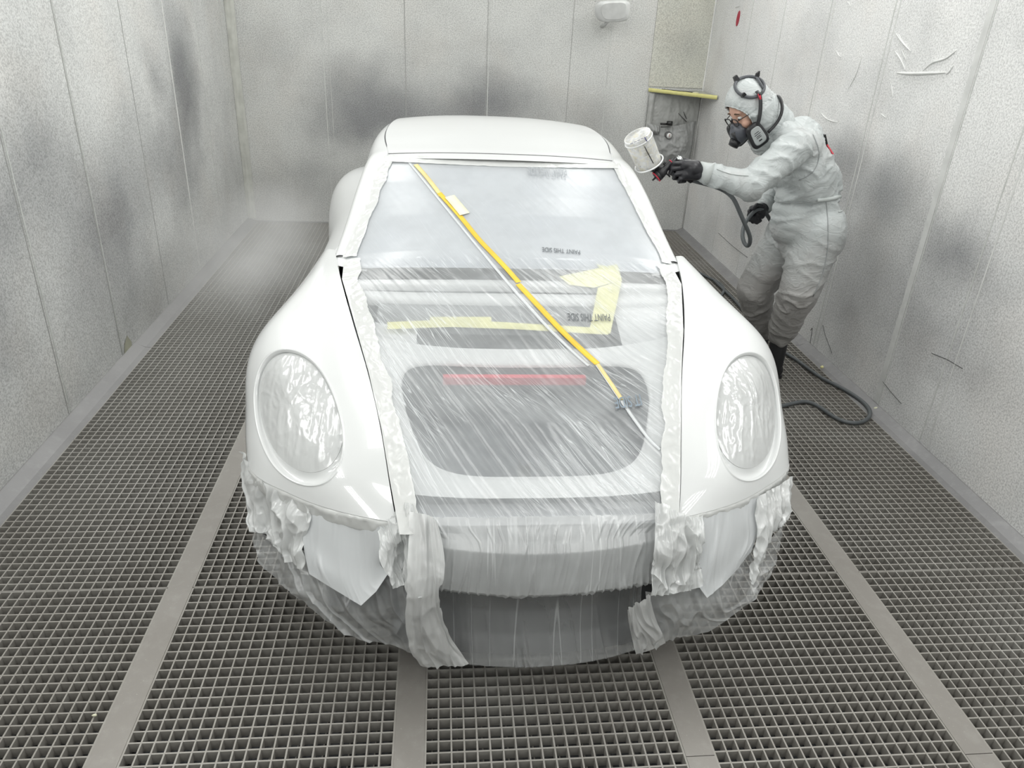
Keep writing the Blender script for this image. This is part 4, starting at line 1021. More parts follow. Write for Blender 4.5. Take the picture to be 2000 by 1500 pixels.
# white wall fixture high on the back wall
c = PY(1196, 22, 6.86); wf = thing('wall_fixture', 'white rounded fixture mounted high on the back wall, upper centre right', 'wall fixture', tuple(c))
m = MB(); P = []
for i, v in enumerate(np.linspace(-1, 1, 17)):
    w = 0.150*(1 - 0.10*(v < 0)*abs(v)) ; row = []
    for j, a in enumerate(np.linspace(0, 2*PI, 33)[:-1]):
        cx, sz = math.cos(a), math.sin(a); ex = math.copysign(abs(cx)**0.45, cx); ez = math.copysign(abs(sz)**0.45, sz)
        sc_ = (1 - abs(v)**4)**0.35 if abs(v) < 1 else 0.0
        sc_ = max(sc_, 0.75)
        zz = ez*0.082*sc_; xx = ex*w*sc_ + (zz < 0)*zz*0.45*(-1 if ex < 0 else 0.0)
        row.append((xx + zz*-0.12, v*0.05 - 0.12*ez*0.3, zz + xx*0.08))
    P.append(row)
m.grid(np.array(P), wrap=True); b0 = len(m.v) - 17*32
m.f.append(tuple(b0 + k for k in range(32))); m.m.append(0); m.f.append(tuple(b0 + 16*32 + 31 - k for k in range(32))); m.m.append(0)
m.build('housing', simple('fixture_shell', (0.74, 0.75, 0.74), 0.45), wf, weld=True, angle=50)
m = MB(); m.tube([(-.02, .02, -.07), (-.03, .1, -.10), (-.035, YB - c[1], -.12)], .014, 10); m.build('bracket', simple('fixture_arm', (0.60, 0.61, 0.60), 0.5), wf)
m = MB(); m.obox((-0.155, -0.035, 0.066), (1, 0, .08), (0, 1, 0), (0, 0, 1), .004, .02, .003); m.obox((-.01, -.052, .073), (1, 0, .08), (0, 1, 0), (0, 0, 1), .13, .002, .0015); m.build('trim_line', simple('fixture_line', (0.45, 0.46, 0.46), 0.5), wf, smooth=False)
# red mark on the right wall
c = sight(1441, 36, 0, XR - .004); m = MB()
m.v = [(XR-.004, c[1] + .030*math.cos(a) - .006*math.sin(a), c[2] + .056*math.sin(a)) for a in np.linspace(0, 2*PI, 25)[:-1]] + [(XR-.001, c[1] + .030*math.cos(a) - .006*math.sin(a), c[2] + .056*math.sin(a)) for a in np.linspace(0, 2*PI, 25)[:-1]]
m.f = [tuple(range(24))] + [(i, (i+1) % 24, 24 + (i+1) % 24, 24 + i) for i in range(24)]; m.m = [0]*25
o = m.build('round_sticker', simple('sticker_red', (0.42, 0.02, 0.05), 0.5), smooth=False); tag(o, 'small dark red round sticker high on the right wall above the painter', 'sticker')
# crumbs of tape
for px, py, r, lb in ((1605, 719, .011, 'small pale ball of tape on the ledge by the right wall, nearer the painter'), (1711, 799, .009, 'small pale twist of tape on the ledge by the right wall, beside the hose loop'), (184, 1394, .005, 'tiny white crumb on the grating at lower left')):
    p = PZ(px, py, 0.012); m = MB(); P = []
    m.ell((0, 0, r*0.8), (r*(1.5 if r < .01 else 1.0), r*.8, r*.8), nu=8, nv=10); m.v = [tuple(np.array(q)*(1 + 0.25*mnoise.noise(Vector(q)*180))) for q in m.v]
    o = m.build('tape_ball', pale3 if r < .01 else simple('tape_yellow', (0.85, 0.8, 0.42), 0.6)); o.location = (p[0], p[1], 0.002 if r < .008 else 0.010); tag(o, lb, 'tape scrap')
# torn patch and a loose flap low on the left wall
c = sight(251, 682, 0, XL + .004); m = MB(); m.add([(XL+.003, c[1]+dy, c[2]+dz) for dy, dz in ((-.05, -.06), (.05, -.045), (.06, .02), (.02, .075), (-.03, .05), (-.06, .0))], [(0, 1, 2, 3, 4, 5)]); wall_child(m, 'torn_patch', simple('torn_film', (0.46, 0.46, 0.36), 0.8), wall_left, smooth=False)

# air hose: from the gun, loop, through the free hand, down and over the gratings
hosem = simple('hose_rubber', (0.105, 0.115, 0.12), 0.5); 

# thin white overspray mist hanging left of the car
mt = NT('spray_mist'); v = mt.coord(kind='Generated'); sb = mt.n('VectorMath', operation='SUBTRACT'); mt.L(v, sb.inputs[0]); sb.inputs[1].default_value = (.5, .5, .5)
ln = mt.n('VectorMath', operation='LENGTH'); mt.L(sb.outputs[0], ln.inputs[0]); fall = mt.ramp(ln.outputs['Value'], 0.5, 0.08, 0.0, 1.0)
pn = mt.ramp(mt.noise(mt.coord(), 2.4, 3, 0.6), 0.38, 0.68, 0.15, 1.0); pv = mt.n('VolumeScatter', i_Color=(1, 1, 1, 1)); mt.L(mt.math('MULTIPLY', mt.math('MULTIPLY', fall, pn), 1.8), pv.inputs['Density']); mt.L(pv.outputs[0], mt.out.inputs[1])
m = MB(); m.ell((0, 0, 0), (.56, 1.45, .42), nu=16, nv=24); o = m.build('spray_mist', mt.mat); o.location = (-1.08, 4.55, .46); tag(o, 'faint white paint mist hanging over the gratings left of the car', 'mist', kind='stuff')
# ------------------------------------------------------------------ painter
PO = np.array([1.93, 3.78, 0.0])
man = thing('person', 'person in grey hooded coverall, respirator and black gloves leaning forward to spray the car', 'person', tuple(PO))
def pobj(m, name, mat, parent=None, **k): 
    m.v = [tuple(np.array(p, float) - PO) for p in m.v]; return m.build(name, mat, parent or man, **k)
def capsule(m, a, b, ra, rb, n=18, sq=1.0):
    a = np.array(a, float); b = np.array(b, float); d = _n(b-a); P = []; R_ = []
    for k in range(6): t_ = -math.cos(PI/2*k/5); P.append(a + d*ra*t_); R_.append(max(ra*math.sqrt(max(0, 1-t_*t_)), 1e-4))
    for k in range(1, 7): f = k/7; P.append(a*(1-f) + b*f); R_.append(ra*(1-f)+rb*f)
    for k in range(6): t_ = math.sin(PI/2*k/5); P.append(b + d*rb*t_); R_.append(max(rb*math.sqrt(max(0, 1-t_*t_)), 1e-4))
    m.tube(P, R_, n, caps=True)
def remeshed(m, voxel, smooth_it=6):
    me = bpy.data.meshes.new('tmp'); me.from_pydata(m.v, [], m.f); o = bpy.data.objects.new('tmp', me); COL.objects.link(o)
    bm = bmesh.new(); bm.from_mesh(me); bmesh.ops.remove_doubles(bm, verts=bm.verts, dist=1e-5); bmesh.ops.recalc_face_normals(bm, faces=bm.faces); bm.to_mesh(me); bm.free()
    md = o.modifiers.new('r', 'REMESH'); md.mode = 'VOXEL'; md.voxel_size = voxel
    s_ = o.modifiers.new('s', 'SMOOTH'); s_.factor = 0.5; s_.iterations = smooth_it
    dg_ = bpy.context.evaluated_depsgraph_get(); me2 = bpy.data.meshes.new_from_object(o.evaluated_get(dg_)); bpy.data.objects.remove(o)
    n = len(me2.vertices); co = np.empty(n*3); me2.vertices.foreach_get('co', co); no = np.empty(n*3); me2.vertices.foreach_get('normal', no)
    fs = [tuple(p.vertices) for p in me2.polygons]; return co.reshape(-1, 3), no.reshape(-1, 3), fs
J = dict(pel=PY(1580, 432, 3.77), wai=PY(1580, 392, 3.77), che=PY(1562, 322, 3.77), upb=PY(1553, 283, 3.77), nek=PY(1508, 250, 3.77),
         shL=PY(1552, 290, 3.585), elL=PY(1463, 362, 3.50), wrL=PY(1380, 338, 3.555), shR=PY(1535, 290, 3.95), elR=PY(1515, 372, 4.05), wrR=PY(1497, 398, 3.98),
         hiL=PY(1600, 450, 3.67), knL=PY(1562, 565, 3.64), anL=PY(1524, 655, 3.80), hiR=PY(1545, 450, 3.87), knR=PY(1474, 565, 3.93), anR=PY(1488, 645, 4.02))
SEG = [('pel', 'wai', .150, .140), ('wai', 'che', .140, .150), ('che', 'upb', .150, .135), ('upb', 'nek', .11, .075),
       ('shL', 'elL', .086, .074), ('elL', 'wrL', .074, .047), ('shR', 'elR', .085, .07), ('elR', 'wrR', .07, .05),
       ('hiL', 'knL', .135, .108), ('knL', 'anL', .108, .070), ('hiR', 'knR', .125, .100), ('knR', 'anR', .104, .070)]
def suit_mb(shrink=0.0):
    m = MB()
    for a, b, ra, rb in SEG: capsule(m, J[a], J[b], ra - shrink, rb - shrink)
    y_ = np.array([0, 1.0, 0])
    for s in (-1, 1):
        capsule(m, J['pel'] + y_*s*.055, J['wai'] + y_*s*.05, .135 - shrink, .125 - shrink); capsule(m, J['wai'] + y_*s*.05, J['che'] + y_*s*.07, .125 - shrink, .135 - shrink)
        capsule(m, J['che'] + y_*s*.07, J['upb'] + y_*s*.10, .13 - shrink, .10 - shrink)
        capsule(m, J['upb'] + y_*s*.08, J['nek'] + y_*s*.02, .10 - shrink, .07 - shrink)
    # seat and slack cloth at the back of the hips, chest overhang above the belt
    capsule(m, PY(1612, 440, 3.72), PY(1606, 470, 3.74), .105 - shrink, .11 - shrink); capsule(m, PY(1612, 440, 3.84), PY(1600, 465, 3.84), .10 - shrink, .10 - shrink)
    capsule(m, PY(1606, 345, 3.75), PY(1612, 368, 3.77), .085 - shrink, .08 - shrink); capsule(m, PY(1545, 395, 3.72), PY(1545, 440, 3.72), .095 - shrink, .105 - shrink)
    capsule(m, PY(1560, 465, 3.75), PY(1575, 485, 3.75), .12 - shrink, .11 - shrink)
    return m
def cloth_noise(p, ax, seed, fa=10.5, fo=3.6):
    s = float(np.dot(p, ax)); q = p*fo + ax*s*(fa - fo); q = q + 0.85*np.array(mnoise.noise_vector(Vector(p*4.0 + seed))) + 0.22*np.array(mnoise.noise_vector(Vector(p*11.0 + seed)))
    a = mnoise.noise(Vector(q + seed)); b = mnoise.noise(Vector(q*2.0 + seed + 9))
    return (1 - min(1, abs(a)*4.2))**1.3 + (1 - min(1, abs(b)*4.2))**1.3*0.28 - 0.35
def drape_suit(co, no, amp=0.0145):
    A_ = np.array([J[a] for a, b, _, _ in SEG]); B_ = np.array([J[b] for a, b, _, _ in SEG]); out = co.copy()
    dirs = [_n(_n(B_[k]-A_[k]) + 0.35*np.array([0.4, 0, 0.2])) for k in range(len(SEG))]
    for i in range(len(co)):
        p = co[i]; ab = B_ - A_; t_ = np.clip(((p - A_)*ab).sum(1)/(ab*ab).sum(1), 0, 1); d = np.linalg.norm(p - (A_ + ab*t_[:, None]), axis=1); k = int(np.argmin(d))
        nm = SEG[k]; loc = 1.0
        if nm[1] in ('elL', 'wrL') : loc = 0.95
        if nm[1] == 'che' or nm[0] == 'pel': loc = 0.9
        if nm[1] in ('knL', 'knR', 'anL', 'anR'): loc = 0.85
        w = 0.4 + 0.6*max(0, min(1, 0.5 + 1.4*mnoise.noise(Vector(p*5.0 + 31))))
        out[i] = p + no[i]*amp*loc*w*cloth_noise(p, dirs[k], 2.0 + k*3)
        # elastic waist
        dw = abs((p - J['wai'])[2] + 0.25*(p - J['wai'])[0]*0)
        if k < 2 and dw < 0.03:
            g_ = (1 - dw/0.03); out[i] -= no[i]*0.018*g_; out[i] += no[i]*0.003*math.sin((p[0]+p[1])*260)*g_
    return out
t = NT('coverall_cloth'); v = t.coord(); geo = t.n('NewGeometry').outputs['Position']; sx = t.n('SeparateXYZ'); t.L(geo, sx.inputs[0])
nn = t.noise(v, 7, 4); low = t.math('ADD', t.math('MULTIPLY', sx.outputs[2], -1.0), t.math('MULTIPLY', t.noise(v, 4, 3), 0.5))
soil = t.ramp(low, -0.75, -0.25, 0.0, 0.75)
col = t.mix(soil, (0.50, 0.53, 0.53), (0.36, 0.335, 0.32)); col = t.mix(t.ramp(nn, 0.5, 0.72, 0, 0.25), col, (0.42, 0.39, 0.38)); 
weave = t.noise(v, 420, 2, 0.5); nm = t.bump(weave, 0.12, 0.0008); rg_ = t.math('ABSOLUTE', t.math('SUBTRACT', t.noise(t.coord(scale=(1, 1, 1.6), rot=(0, 0.5, 0)), 10, 3, 0.55, 1.4), 0.5)); nm = t.bump(t.ramp(rg_, 0.0, 0.12, 1.0, 0.0), 0.22, 0.010, nm)
M['cloth'] = t.done(t.bsdf(col, 0.42, 0, nm, spec=0.5))
M['cuff'] = simple('knit_cuff', (0.50, 0.53, 0.52), 0.8, bump=(160, 0.3, 0.002))
skin_m = simple('skin', (0.60, 0.36, 0.27), 0.5, bump=(60, 0.1, 0.002), var=0.05)
glove_m = simple('black_glove', (0.017, 0.017, 0.021), 0.38, bump=(70, 0.35, 0.003)); blk = simple('black_plastic', (0.014, 0.014, 0.016), 0.38); dgm = simple('grey_plastic', (0.085, 0.09, 0.10), 0.45)
# head frame
HCn = PY(1463, 213, 3.76); hf = _n([-0.76, -0.16, -0.62]); hu = _n(np.array([-0.62, 0.0, 0.78]) - hf*np.dot([-0.62, 0.0, 0.78], hf)); hl = np.cross(hu, hf)   # hl: the person's left
if hl[1] > 0: hl = -hl
def H(f, l, u): return HCn + hf*f + hl*l + hu*u
# body (skin) one continuous mesh under the clothes, with head and face
bm_ = MB()
for a, b, ra, rb in SEG: capsule(bm_, J[a], J[b], max(.03, ra - .035), max(.028, rb - .032), 12)
HR = np.array([hf, hl, hu]).T
bm_.ell(H(-0.01, 0, 0.015), (.098, .076, .108), HR, 20, 24); bm_.ell(H(.022, 0, -.055), (.072, .060, .075), HR, 18, 20)
capsule(bm_, H(-.02, 0, -.06), J['nek'], .055, .06)
bm_.tube([H(.082, 0, .012), H(.100, 0, -.012), H(.112, 0, -.034), H(.092, 0, -.042)], [.008, .010, .013, .008], 10)
for s in (-1, 1):
    bm_.ell(H(.070, s*.034, .030), (.018, .026, .008), HR, 8, 12); bm_.ell(H(.060, s*.045, -.030), (.028, .024, .022), HR, 8, 12); bm_.ell(H(-.01, s*.078, -.01), (.016, .008, .028), HR, 8, 12)
bm_.ell(H(.084, 0, -.068), (.012, .024, .007), HR, 8, 12); bm_.ell(H(.084, 0, -.080), (.013, .021, .007), HR, 8, 12)
co, no, fs = remeshed(bm_, 0.0075, 3); m = MB(); m.add(co, fs); pobj(m, 'body', skin_m)
for s in (-1, 1):
    m = MB(); m.ell(H(.072, s*.033, .008), (.011, .013, .009), HR, 10, 14); pobj(m, 'eye', simple('eye_white', (0.7, 0.68, 0.66), 0.3) if s < 0 else bpy.data.materials['eye_white'])
    m = MB(); m.ell(H(.0815, s*.034, .004), (.003, .006, .006), HR, 6, 10); pobj(m, 'iris', blk)
    m = MB(); m.tube([H(.080, s*.014, .031), H(.086, s*.034, .037), H(.076, s*.056, .030)], [.003, .004, .002], 6); pobj(m, 'eyebrow', simple('brow_hair', (0.08, 0.05, 0.03), 0.8) if s < 0 else bpy.data.materials['brow_hair'])
# coverall
co, no, fs = remeshed(suit_mb(), 0.0085, 8); co2 = drape_suit(co, no); m = MB(); m.add(co2, fs); suit = pobj(m, 'coverall', M['cloth']); suit_fs = fs
# hood: shell round the head with a gathered face opening, running down to the collar
P = []; NU, NV = 60, 96
for i in range(NU + 1):
    a = i/NU; row = []
    for j in range(NV):
        ph = 2*PI*j/NV; cu, cl_ = math.cos(ph), math.sin(ph)
        th = math.radians(54 - 14*max(0, cu) + 8*max(0, -cu)) + a*(PI - math.radians(48))
        th = min(th, PI*0.999)
        d = hf*math.cos(th) + (hu*cu*1.0 + hl*cl_)*math.sin(th)
        r = np.array([.118, .098, .138]); lf, ll, lu = np.dot(d, hf), np.dot(d, hl), np.dot(d, hu)
        k = 1/math.sqrt((lf/r[0])**2 + (ll/r[1])**2 + (lu/r[2])**2); q = d*k
        if lu < 0 and lf < 0.5: q = q + hu*lu*0.05 + hl*ll*0.02 - hf*0.01*abs(lu)
        pl_ = math.exp(-a*7)
        q += d*(0.0035*math.sin(ph*26 + 2*math.sin(ph*5))*pl_ - 0.006*math.exp(-a*22))
        pt = H(-.008, 0, .004) + q
        w = 0.005*cloth_noise(pt, _n(hu*0.6 + hf*0.8), 5.0, 18, 5)*(0.25 + (1.1 if lu < 0.02 else 0.2)); pt = pt + d*w
        row.append(pt)
    P.append(row)
m = MB(); m.grid(np.array(P), wrap=True, flip=True); rim = np.array(P[0]); m.tube(list(rim) + [rim[0]], .0035, 6, caps=False); hood = pobj(m, 'hood', M['cloth'])
# hood neck skirt
nb = MB(); 
capsule(nb, H(-.035, 0, -.055), J['nek'] + np.array([.01, 0, -.01]), .098, .088); capsule(nb, H(-.055, .0, -.03), J['nek'] + np.array([.035, 0, .01]), .085, .08); capsule(nb, H(.0, 0, -.085), J['nek'] + np.array([-.02, 0, -.05]), .065, .085)
co, no, fs = remeshed(nb, 0.006, 6); ax_ = _n(J['nek'] - H(0, 0, 0)); co = np.array([p + n*0.009*cloth_noise(p, ax_, 12.0, 30, 6) for p, n in zip(co, no)]); m = MB(); m.add(co, fs); pobj(m, 'hood_collar', M['cloth'])
# cuffs
m = MB(); cd_ = _n(J['wrL'] - J['elL']); m.tube([J['wrL'] - cd_*.02, J['wrL'] + cd_*.012, J['wrL'] + cd_*.042], [.052, .046, .044], 26); pobj(m, 'cuff', M['cuff'])
cr_ = _n(J['wrR'] - J['elR']); m = MB(); m.tube([J['wrR'] - cr_*.02, J['wrR'] + cr_*.012, J['wrR'] + cr_*.035], [.05, .045, .043], 22); pobj(m, 'cuff', M['cloth'])
# side seam, pocket edge and print on the back
def on_suit(px, py, lift=0.003):
    d = CAM_R @ np.array([px - 1000.0, 750.0 - py, -FPX]); d /= np.linalg.norm(d); h = SB.ray_cast(Vector(CAM_C), Vector(d))
    return None if h[0] is None else np.array(h[0]) - d*lift
SB = BVHTree.FromPolygons([Vector(p) for p in co2], suit_fs)
def suit_line(name, pts, r, mat, lift=0.003):
    T = spl(np.array(pts, float), np.linspace(0, 1, 26)) if len(pts) > 2 else lin(np.array(pts, float), np.linspace(0, 1, 14)); Q = [on_suit(*q, lift) for q in T]; Q = [q for q in Q if q is not None]
    if len(Q) > 2: m = MB(); m.tube(Q, r, 6); pobj(m, name, mat)
seamc = simple('seam_cloth', (0.36, 0.375, 0.38), 0.6)
suit_line('side_seam', [(1614, 395), (1617, 430), (1617, 480), (1608, 530), (1588, 580)], .0018, seamc); suit_line('pocket_edge', [(1638, 414), (1646, 411), (1651, 405)], .003, M['cuff'])
suit_line('sleeve_seam', [(1588, 262), (1600, 300), (1588, 335), (1560, 352)], .0016, seamc); suit_line('forearm_seam', [(1400, 330), (1430, 340), (1462, 343)], .002, M['cuff'])
suit_line('elastic_waistband', [(1596, 391), (1612, 390), (1628, 387), (1644, 383)], .011, M['cuff'], 0.0)
suit_line('waist_seam', [(1512, 393), (1540, 396), (1568, 395), (1596, 391)], .0022, seamc)
for p0, p1, mt in (((1606, 262), (1616, 281), blk), ((1616, 281), (1624, 300), simple('print_red', (0.5, 0.03, 0.05), 0.6))):
    def edge_hit(q):
        for dx in range(0, 40):
            h_ = on_suit(q[0] + 12 - dx, q[1], .002)
            if h_ is not None: return h_
    a, b = edge_hit(p0), edge_hit(p1)
    if a is not None and b is not None:
        m = MB(); m.obox((a+b)/2 - _n((a+b)/2 - CAM_C)*.001, b-a, (0, 1, 0), np.cross(b-a, [0, 1, 0]), np.linalg.norm(b-a)/2, .016, .003); pobj(m, 'back_print', mt, smooth=False)
# boots
for J_, dy, nm_ in (('anL', 0.0, 'near'), ('anR', 0.0, 'far')):
    an = J[J_].copy(); m = MB(); base = np.array([an[0] - .005, an[1], 0.0])
    capsule(m, an + np.array([0, 0, -.02]), np.array([base[0]+.01, base[1], .075]), .052, .046, 16)
    m.ell((base[0] - .085, base[1], .045), (.085, .047, .043), None, 12, 18); m.ell((base[0] + .012, base[1], .045), (.055, .042, .043), None, 12, 18); capsule(m, (base[0] - .12, base[1], .042), (base[0] + .02, base[1], .045), .040, .042)
    co, no, fs = remeshed(m, 0.008, 4); co[:, 2] = np.maximum(co[:, 2], 0.012); m = MB(); m.add(co, fs); b_ = pobj(m, 'boot', simple('boot_black', (0.02, 0.02, 0.022), 0.5) if nm_ == 'near' else bpy.data.materials['boot_black'])
    m = MB(); m.v = []; th = np.linspace(0, 2*PI, 25)[:-1]; ring = [(base[0] - .055 + .125*math.cos(a), base[1] + (.046 + .004*math.cos(a))*math.sin(a)) for a in th]
    m.add([(x, y, 0.002) for x, y in ring] + [(x, y, 0.016) for x, y in ring], [tuple(range(24))[::-1], tuple(range(24, 48))] + [(i, (i+1) % 24, 24 + (i+1) % 24, 24+i) for i in range(24)]); pobj(m, 'boot_sole', bpy.data.materials['boot_black'], smooth=False)
# glasses
gl = MB()
for s in (-1, 1):
    ring = [H(.104 + .004 - .010*abs(math.cos(a)*.5+.5*s*0), s*.034 + .027*math.copysign(abs(math.cos(a))**.7, math.cos(a)), .004 + .019*math.copysign(abs(math.sin(a))**.7, math.sin(a))) for a in np.linspace(0, 2*PI, 29)]
    gl.tube(ring, .0028, 6, caps=False)
    gl.tube([H(.100, s*.061, .010), H(.06, s*.080, .010), H(-.0, s*.086, .006)], .0022, 6)
gl.tube([H(.107, -.008, .008), H(.110, 0, .011), H(.107, .008, .008)], .0022, 6); glasses = pobj(gl, 'glasses', blk)
lm = NT('lens_glass'); tr = lm.n('BsdfTransparent', i_Color=(.9, .93, .93, 1)); gg = lm.n('BsdfGlossy', i_Roughness=0.05); mx = lm.n('MixShader', i_0=0.10); lm.L(tr.outputs[0], mx.inputs[1]); lm.L(gg.outputs[0], mx.inputs[2]); lensm = lm.done(mx.outputs[0])
for s in (-1, 1):
    m = MB(); P = [[H(.103, s*.034 + r_*.026*math.copysign(abs(math.cos(a))**.7, math.cos(a)), .004 + r_*.018*math.copysign(abs(math.sin(a))**.7, math.sin(a))) for a in np.linspace(0, 2*PI, 24, endpoint=False)] for r_ in (.02, .5, 1)]
    m.grid(np.array(P), wrap=True); pobj(m, 'lens', lensm, smooth=False)
# respirator
rs = MB(); rs.ell(H(.092, 0, -.062), (.050, .050, .050), HR, 18, 24); rs.ell(H(.112, 0, -.080), (.036, .036, .036), HR, 14, 18); capsule(rs, H(.105, 0, -.020), H(.10, 0, -.07), .018, .038)
co, no, fs = remeshed(rs, 0.005, 5); m = MB(); m.add(co, fs); resp = pobj(m, 'respirator', simple('mask_grey', (0.075, 0.08, 0.095), 0.35))
m = MB(); m.cyl(H(.132, 0, -.085), H(.158, 0, -.097), .030, .024, 20); m.obox(H(.128, .018, -.062), hf, hl, hu, .012, .010, .026); pobj(m, 'exhale_valve', blk)
def rslab(c, ax, ay, az, hx, hy, hz, ex=0.5, n=36):
    m = MB(); P = []
    for (s_, z_) in ((0.0, -1), (.86, -1), (1.0, -.55), (1.0, .55), (.88, 1), (0.0, 1)):
        P.append([c + ax*hx*s_*math.copysign(abs(math.cos(a))**ex, math.cos(a)) + ay*hy*s_*math.copysign(abs(math.sin(a))**ex, math.sin(a))*(1 - .12*math.copysign(abs(math.cos(a))**ex, math.cos(a))) + az*hz*z_ for a in np.linspace(0, 2*PI, n, endpoint=False)])
    m.grid(np.array(P), wrap=True); return m
for s in (-1, 1):
    az = _n(hl*s*0.92 + hf*0.15 - hu*0.05); axu = _n(hu*0.97 + hf*0.02 - az*np.dot(hu*0.92 - hf*0.30, az)); ay = np.cross(az, axu)
    cc = H(.068, s*.096, -.094)
    pobj(rslab(cc, axu, ay, az, .062, .042, .014), 'filter_cartridge', blk)
    if s > 0:
        pobj(rslab(cc + az*.0145, axu, ay, az, .046, .029, .0012), 'filter_label', simple('label_grey', (0.34, 0.36, 0.36), 0.5))
        for k, w_ in ((-.018, .012), (-.008, .016), (.002, .011), (.010, .013), (.026, .008)):
            m = MB(); m.obox(cc + az*.0162 - axu*k + ay*.0, ay, axu, az, w_, .0014 if k < .02 else .003, .0004); pobj(m, 'label_marks', blk, smooth=False)
    m = MB(); m.tube([H(.085, s*.045, -.075), H(.06, s*.075, -.088), cc - az*.01], [.016, .018, .022], 14); pobj(m, 'filter_arm', blk)
m = MB(); m.tube([H(.088, .058, -.058), H(.080, .066, -.075), H(.075, .068, -.092)], .004, 6); pobj(m, 'red_clip', simple('clip_red', (0.6, 0.02, 0.05), 0.4))
def strap(name, pts, w, mat, lift=0.004, th=.0016):
    P = spl(np.array(pts), np.linspace(0, 1, 24)); L = []; R_ = []; ctr = H(-.01, 0, 0)
    for i, p in enumerate(P):
        d = _n(P[min(i+1, 23)] - P[max(0, i-1)]); nn_ = _n((p - ctr) - d*np.dot(p-ctr, d)); s_ = np.cross(d, nn_); q = p + nn_*lift; L.append([q - s_*w/2, q - s_*w/2*.9 + nn_*th, q + s_*w/2*.9 + nn_*th, q + s_*w/2])
    m = MB(); m.grid(np.array(L)); return pobj(m, name, mat)
def HS(th_u, ph, k=1.02):   # point on the hood, th_u angle from crown, ph around (0 = left side, pi/2 = front)
    d = hu*math.cos(th_u) + (hl*math.cos(ph) + hf*math.sin(ph))*math.sin(th_u); lf, ll, lu = np.dot(d, hf), np.dot(d, hl), np.dot(d, hu)
    kk = 1/math.sqrt((lf/.118)**2 + (ll/.098)**2 + (lu/.138)**2); return H(-.008, 0, .004) + d*kk*k
for s in (-1, 1):
    F = lambda p: p - hl*0 if s > 0 else p - 2*hl*np.dot(p - HCn, hl)
    strap('head_strap', [F(q) for q in (H(.078, .085, -.085), H(.048, .112, -.045), HS(math.radians(92), math.radians(8), 1.17), HS(math.radians(68), math.radians(-8), 1.13), HS(math.radians(52), math.radians(-14), 1.06))], .019, blk, lift=0.006)
    m = MB(); m.tube(spl(np.array([F(q) for q in (H(.02, .108, -.115), H(-.045, .112, -.100), H(-.095, .104, -.065), H(-.128, .060, -.035), H(-.136, .02, -.03))]), np.linspace(0, 1, 20)), .0075, 8); pobj(m, 'neck_strap', blk)
# cradle ring on the crown
ring = [HS(math.radians(30 + 22*(0.5 + 0.5*math.cos(a))), math.radians(-35) + math.radians(0) + 0*a) for a in (0,)]
cr_c = math.radians(24)
def ringpt(a, rr=math.radians(31)):
    # small circle on the hood round a point behind the crown
    c0 = _n(hu*0.78 - hf*0.22 + hl*0.45); e1 = _n(hl - c0*np.dot(hl, c0)); e2 = np.cross(c0, e1); d = c0*math.cos(rr) + (e1*math.cos(a) + e2*math.sin(a))*math.sin(rr)
    lf, ll, lu = np.dot(d, hf), np.dot(d, hl), np.dot(d, hu); kk = 1/math.sqrt((lf/.118)**2 + (ll/.098)**2 + (lu/.138)**2); return H(-.008, 0, .004) + d*kk*1.06
m = MB(); m.tube([ringpt(a) for a in np.linspace(0, 2*PI, 41)], .0075, 8, caps=False, flat=1.0); pobj(m, 'head_cradle', dgm)
m = MB(); m.tube([ringpt(a, math.radians(31)) * (1-f) + ringpt(PI - a, math.radians(31))*f + hu*0.018*math.sin(PI*f) for f, a in [(f, 0.9) for f in np.linspace(0, 1, 12)]], .006, 8); pobj(m, 'cradle_band', dgm)
for a in (0.15, 2.2, 3.6, 5.2):
    p = ringpt(a); n_ = _n(p - H(-.01, 0, 0)); m = MB(); m.obox(p + n_*.012, hf, hl, n_, .011, .010, .013, taper=.8); pobj(m, 'cradle_buckle', blk, smooth=False)
p = HS(math.radians(60), math.radians(-12), 1.15); m = MB(); m.tube([p, HS(math.radians(72), math.radians(-6), 1.15)], .008, 8); pobj(m, 'red_buckle', bpy.data.materials['clip_red'])

# ------------------------------------------------------------------ spray gun (held) and gloves
# gun axis frame: nozzle direction down-left, grip going right-down into the fist
YG = 3.555
noz = PY(1278, 349, YG - .01); tail = PY(1321, 309, YG); gd = _n(noz - tail); gy = np.array([0, 1.0, 0]); gy = _n(gy - gd*np.dot(gy, gd)); gu = np.cross(gy, gd); 
if gu[2] < 0: gu = -gu
gun = thing('spray_gun', 'black spray gun with paint-smeared clear cup held in the left glove', 'spray gun', tuple(tail)); GO = np.array(tail)
def gobj(m, name, mat, parent=None, **k):
    m.v = [tuple(np.array(p, float) - GO) for p in m.v]; return m.build(name, mat, parent or gun, **k)
L_ = np.linalg.norm(noz - tail)
redm = simple('ring_red', (0.55, 0.02, 0.05), 0.4)
m = MB(); m.tube([noz - gd*L_*1.0, noz - gd*L_*.78, noz - gd*L_*.74, noz - gd*L_*.5, noz - gd*L_*.45, noz - gd*L_*.32, noz - gd*.026], [.012, .013, .016, .017, .022, .026, .027], 20); gobj(m, 'gun_body', blk)
m = MB(); m.tube([noz - gd*.028, noz - gd*.014, noz - gd*.006], [.0285, .027, .018], 24); gobj(m, 'air_cap', blk)
m = MB(); m.tube([noz - gd*.0135, noz - gd*.009], [.0285, .0265], 24); gobj(m, 'cap_ring', redm)
m = MB(); m.cyl(noz - gd*.01, noz + gd*.012, .005, .004, 10); gobj(m, 'fluid_tip', blk)
m = MB(); m.tube([noz - gd*L_*.80, noz - gd*L_*.77], [.0165, .0165], 20); gobj(m, 'red_ring', redm)
hand_c = PY(1344, 332, YG)
grip_top = tail + gd*.045; grip_bot = PY(1352, 352, YG)
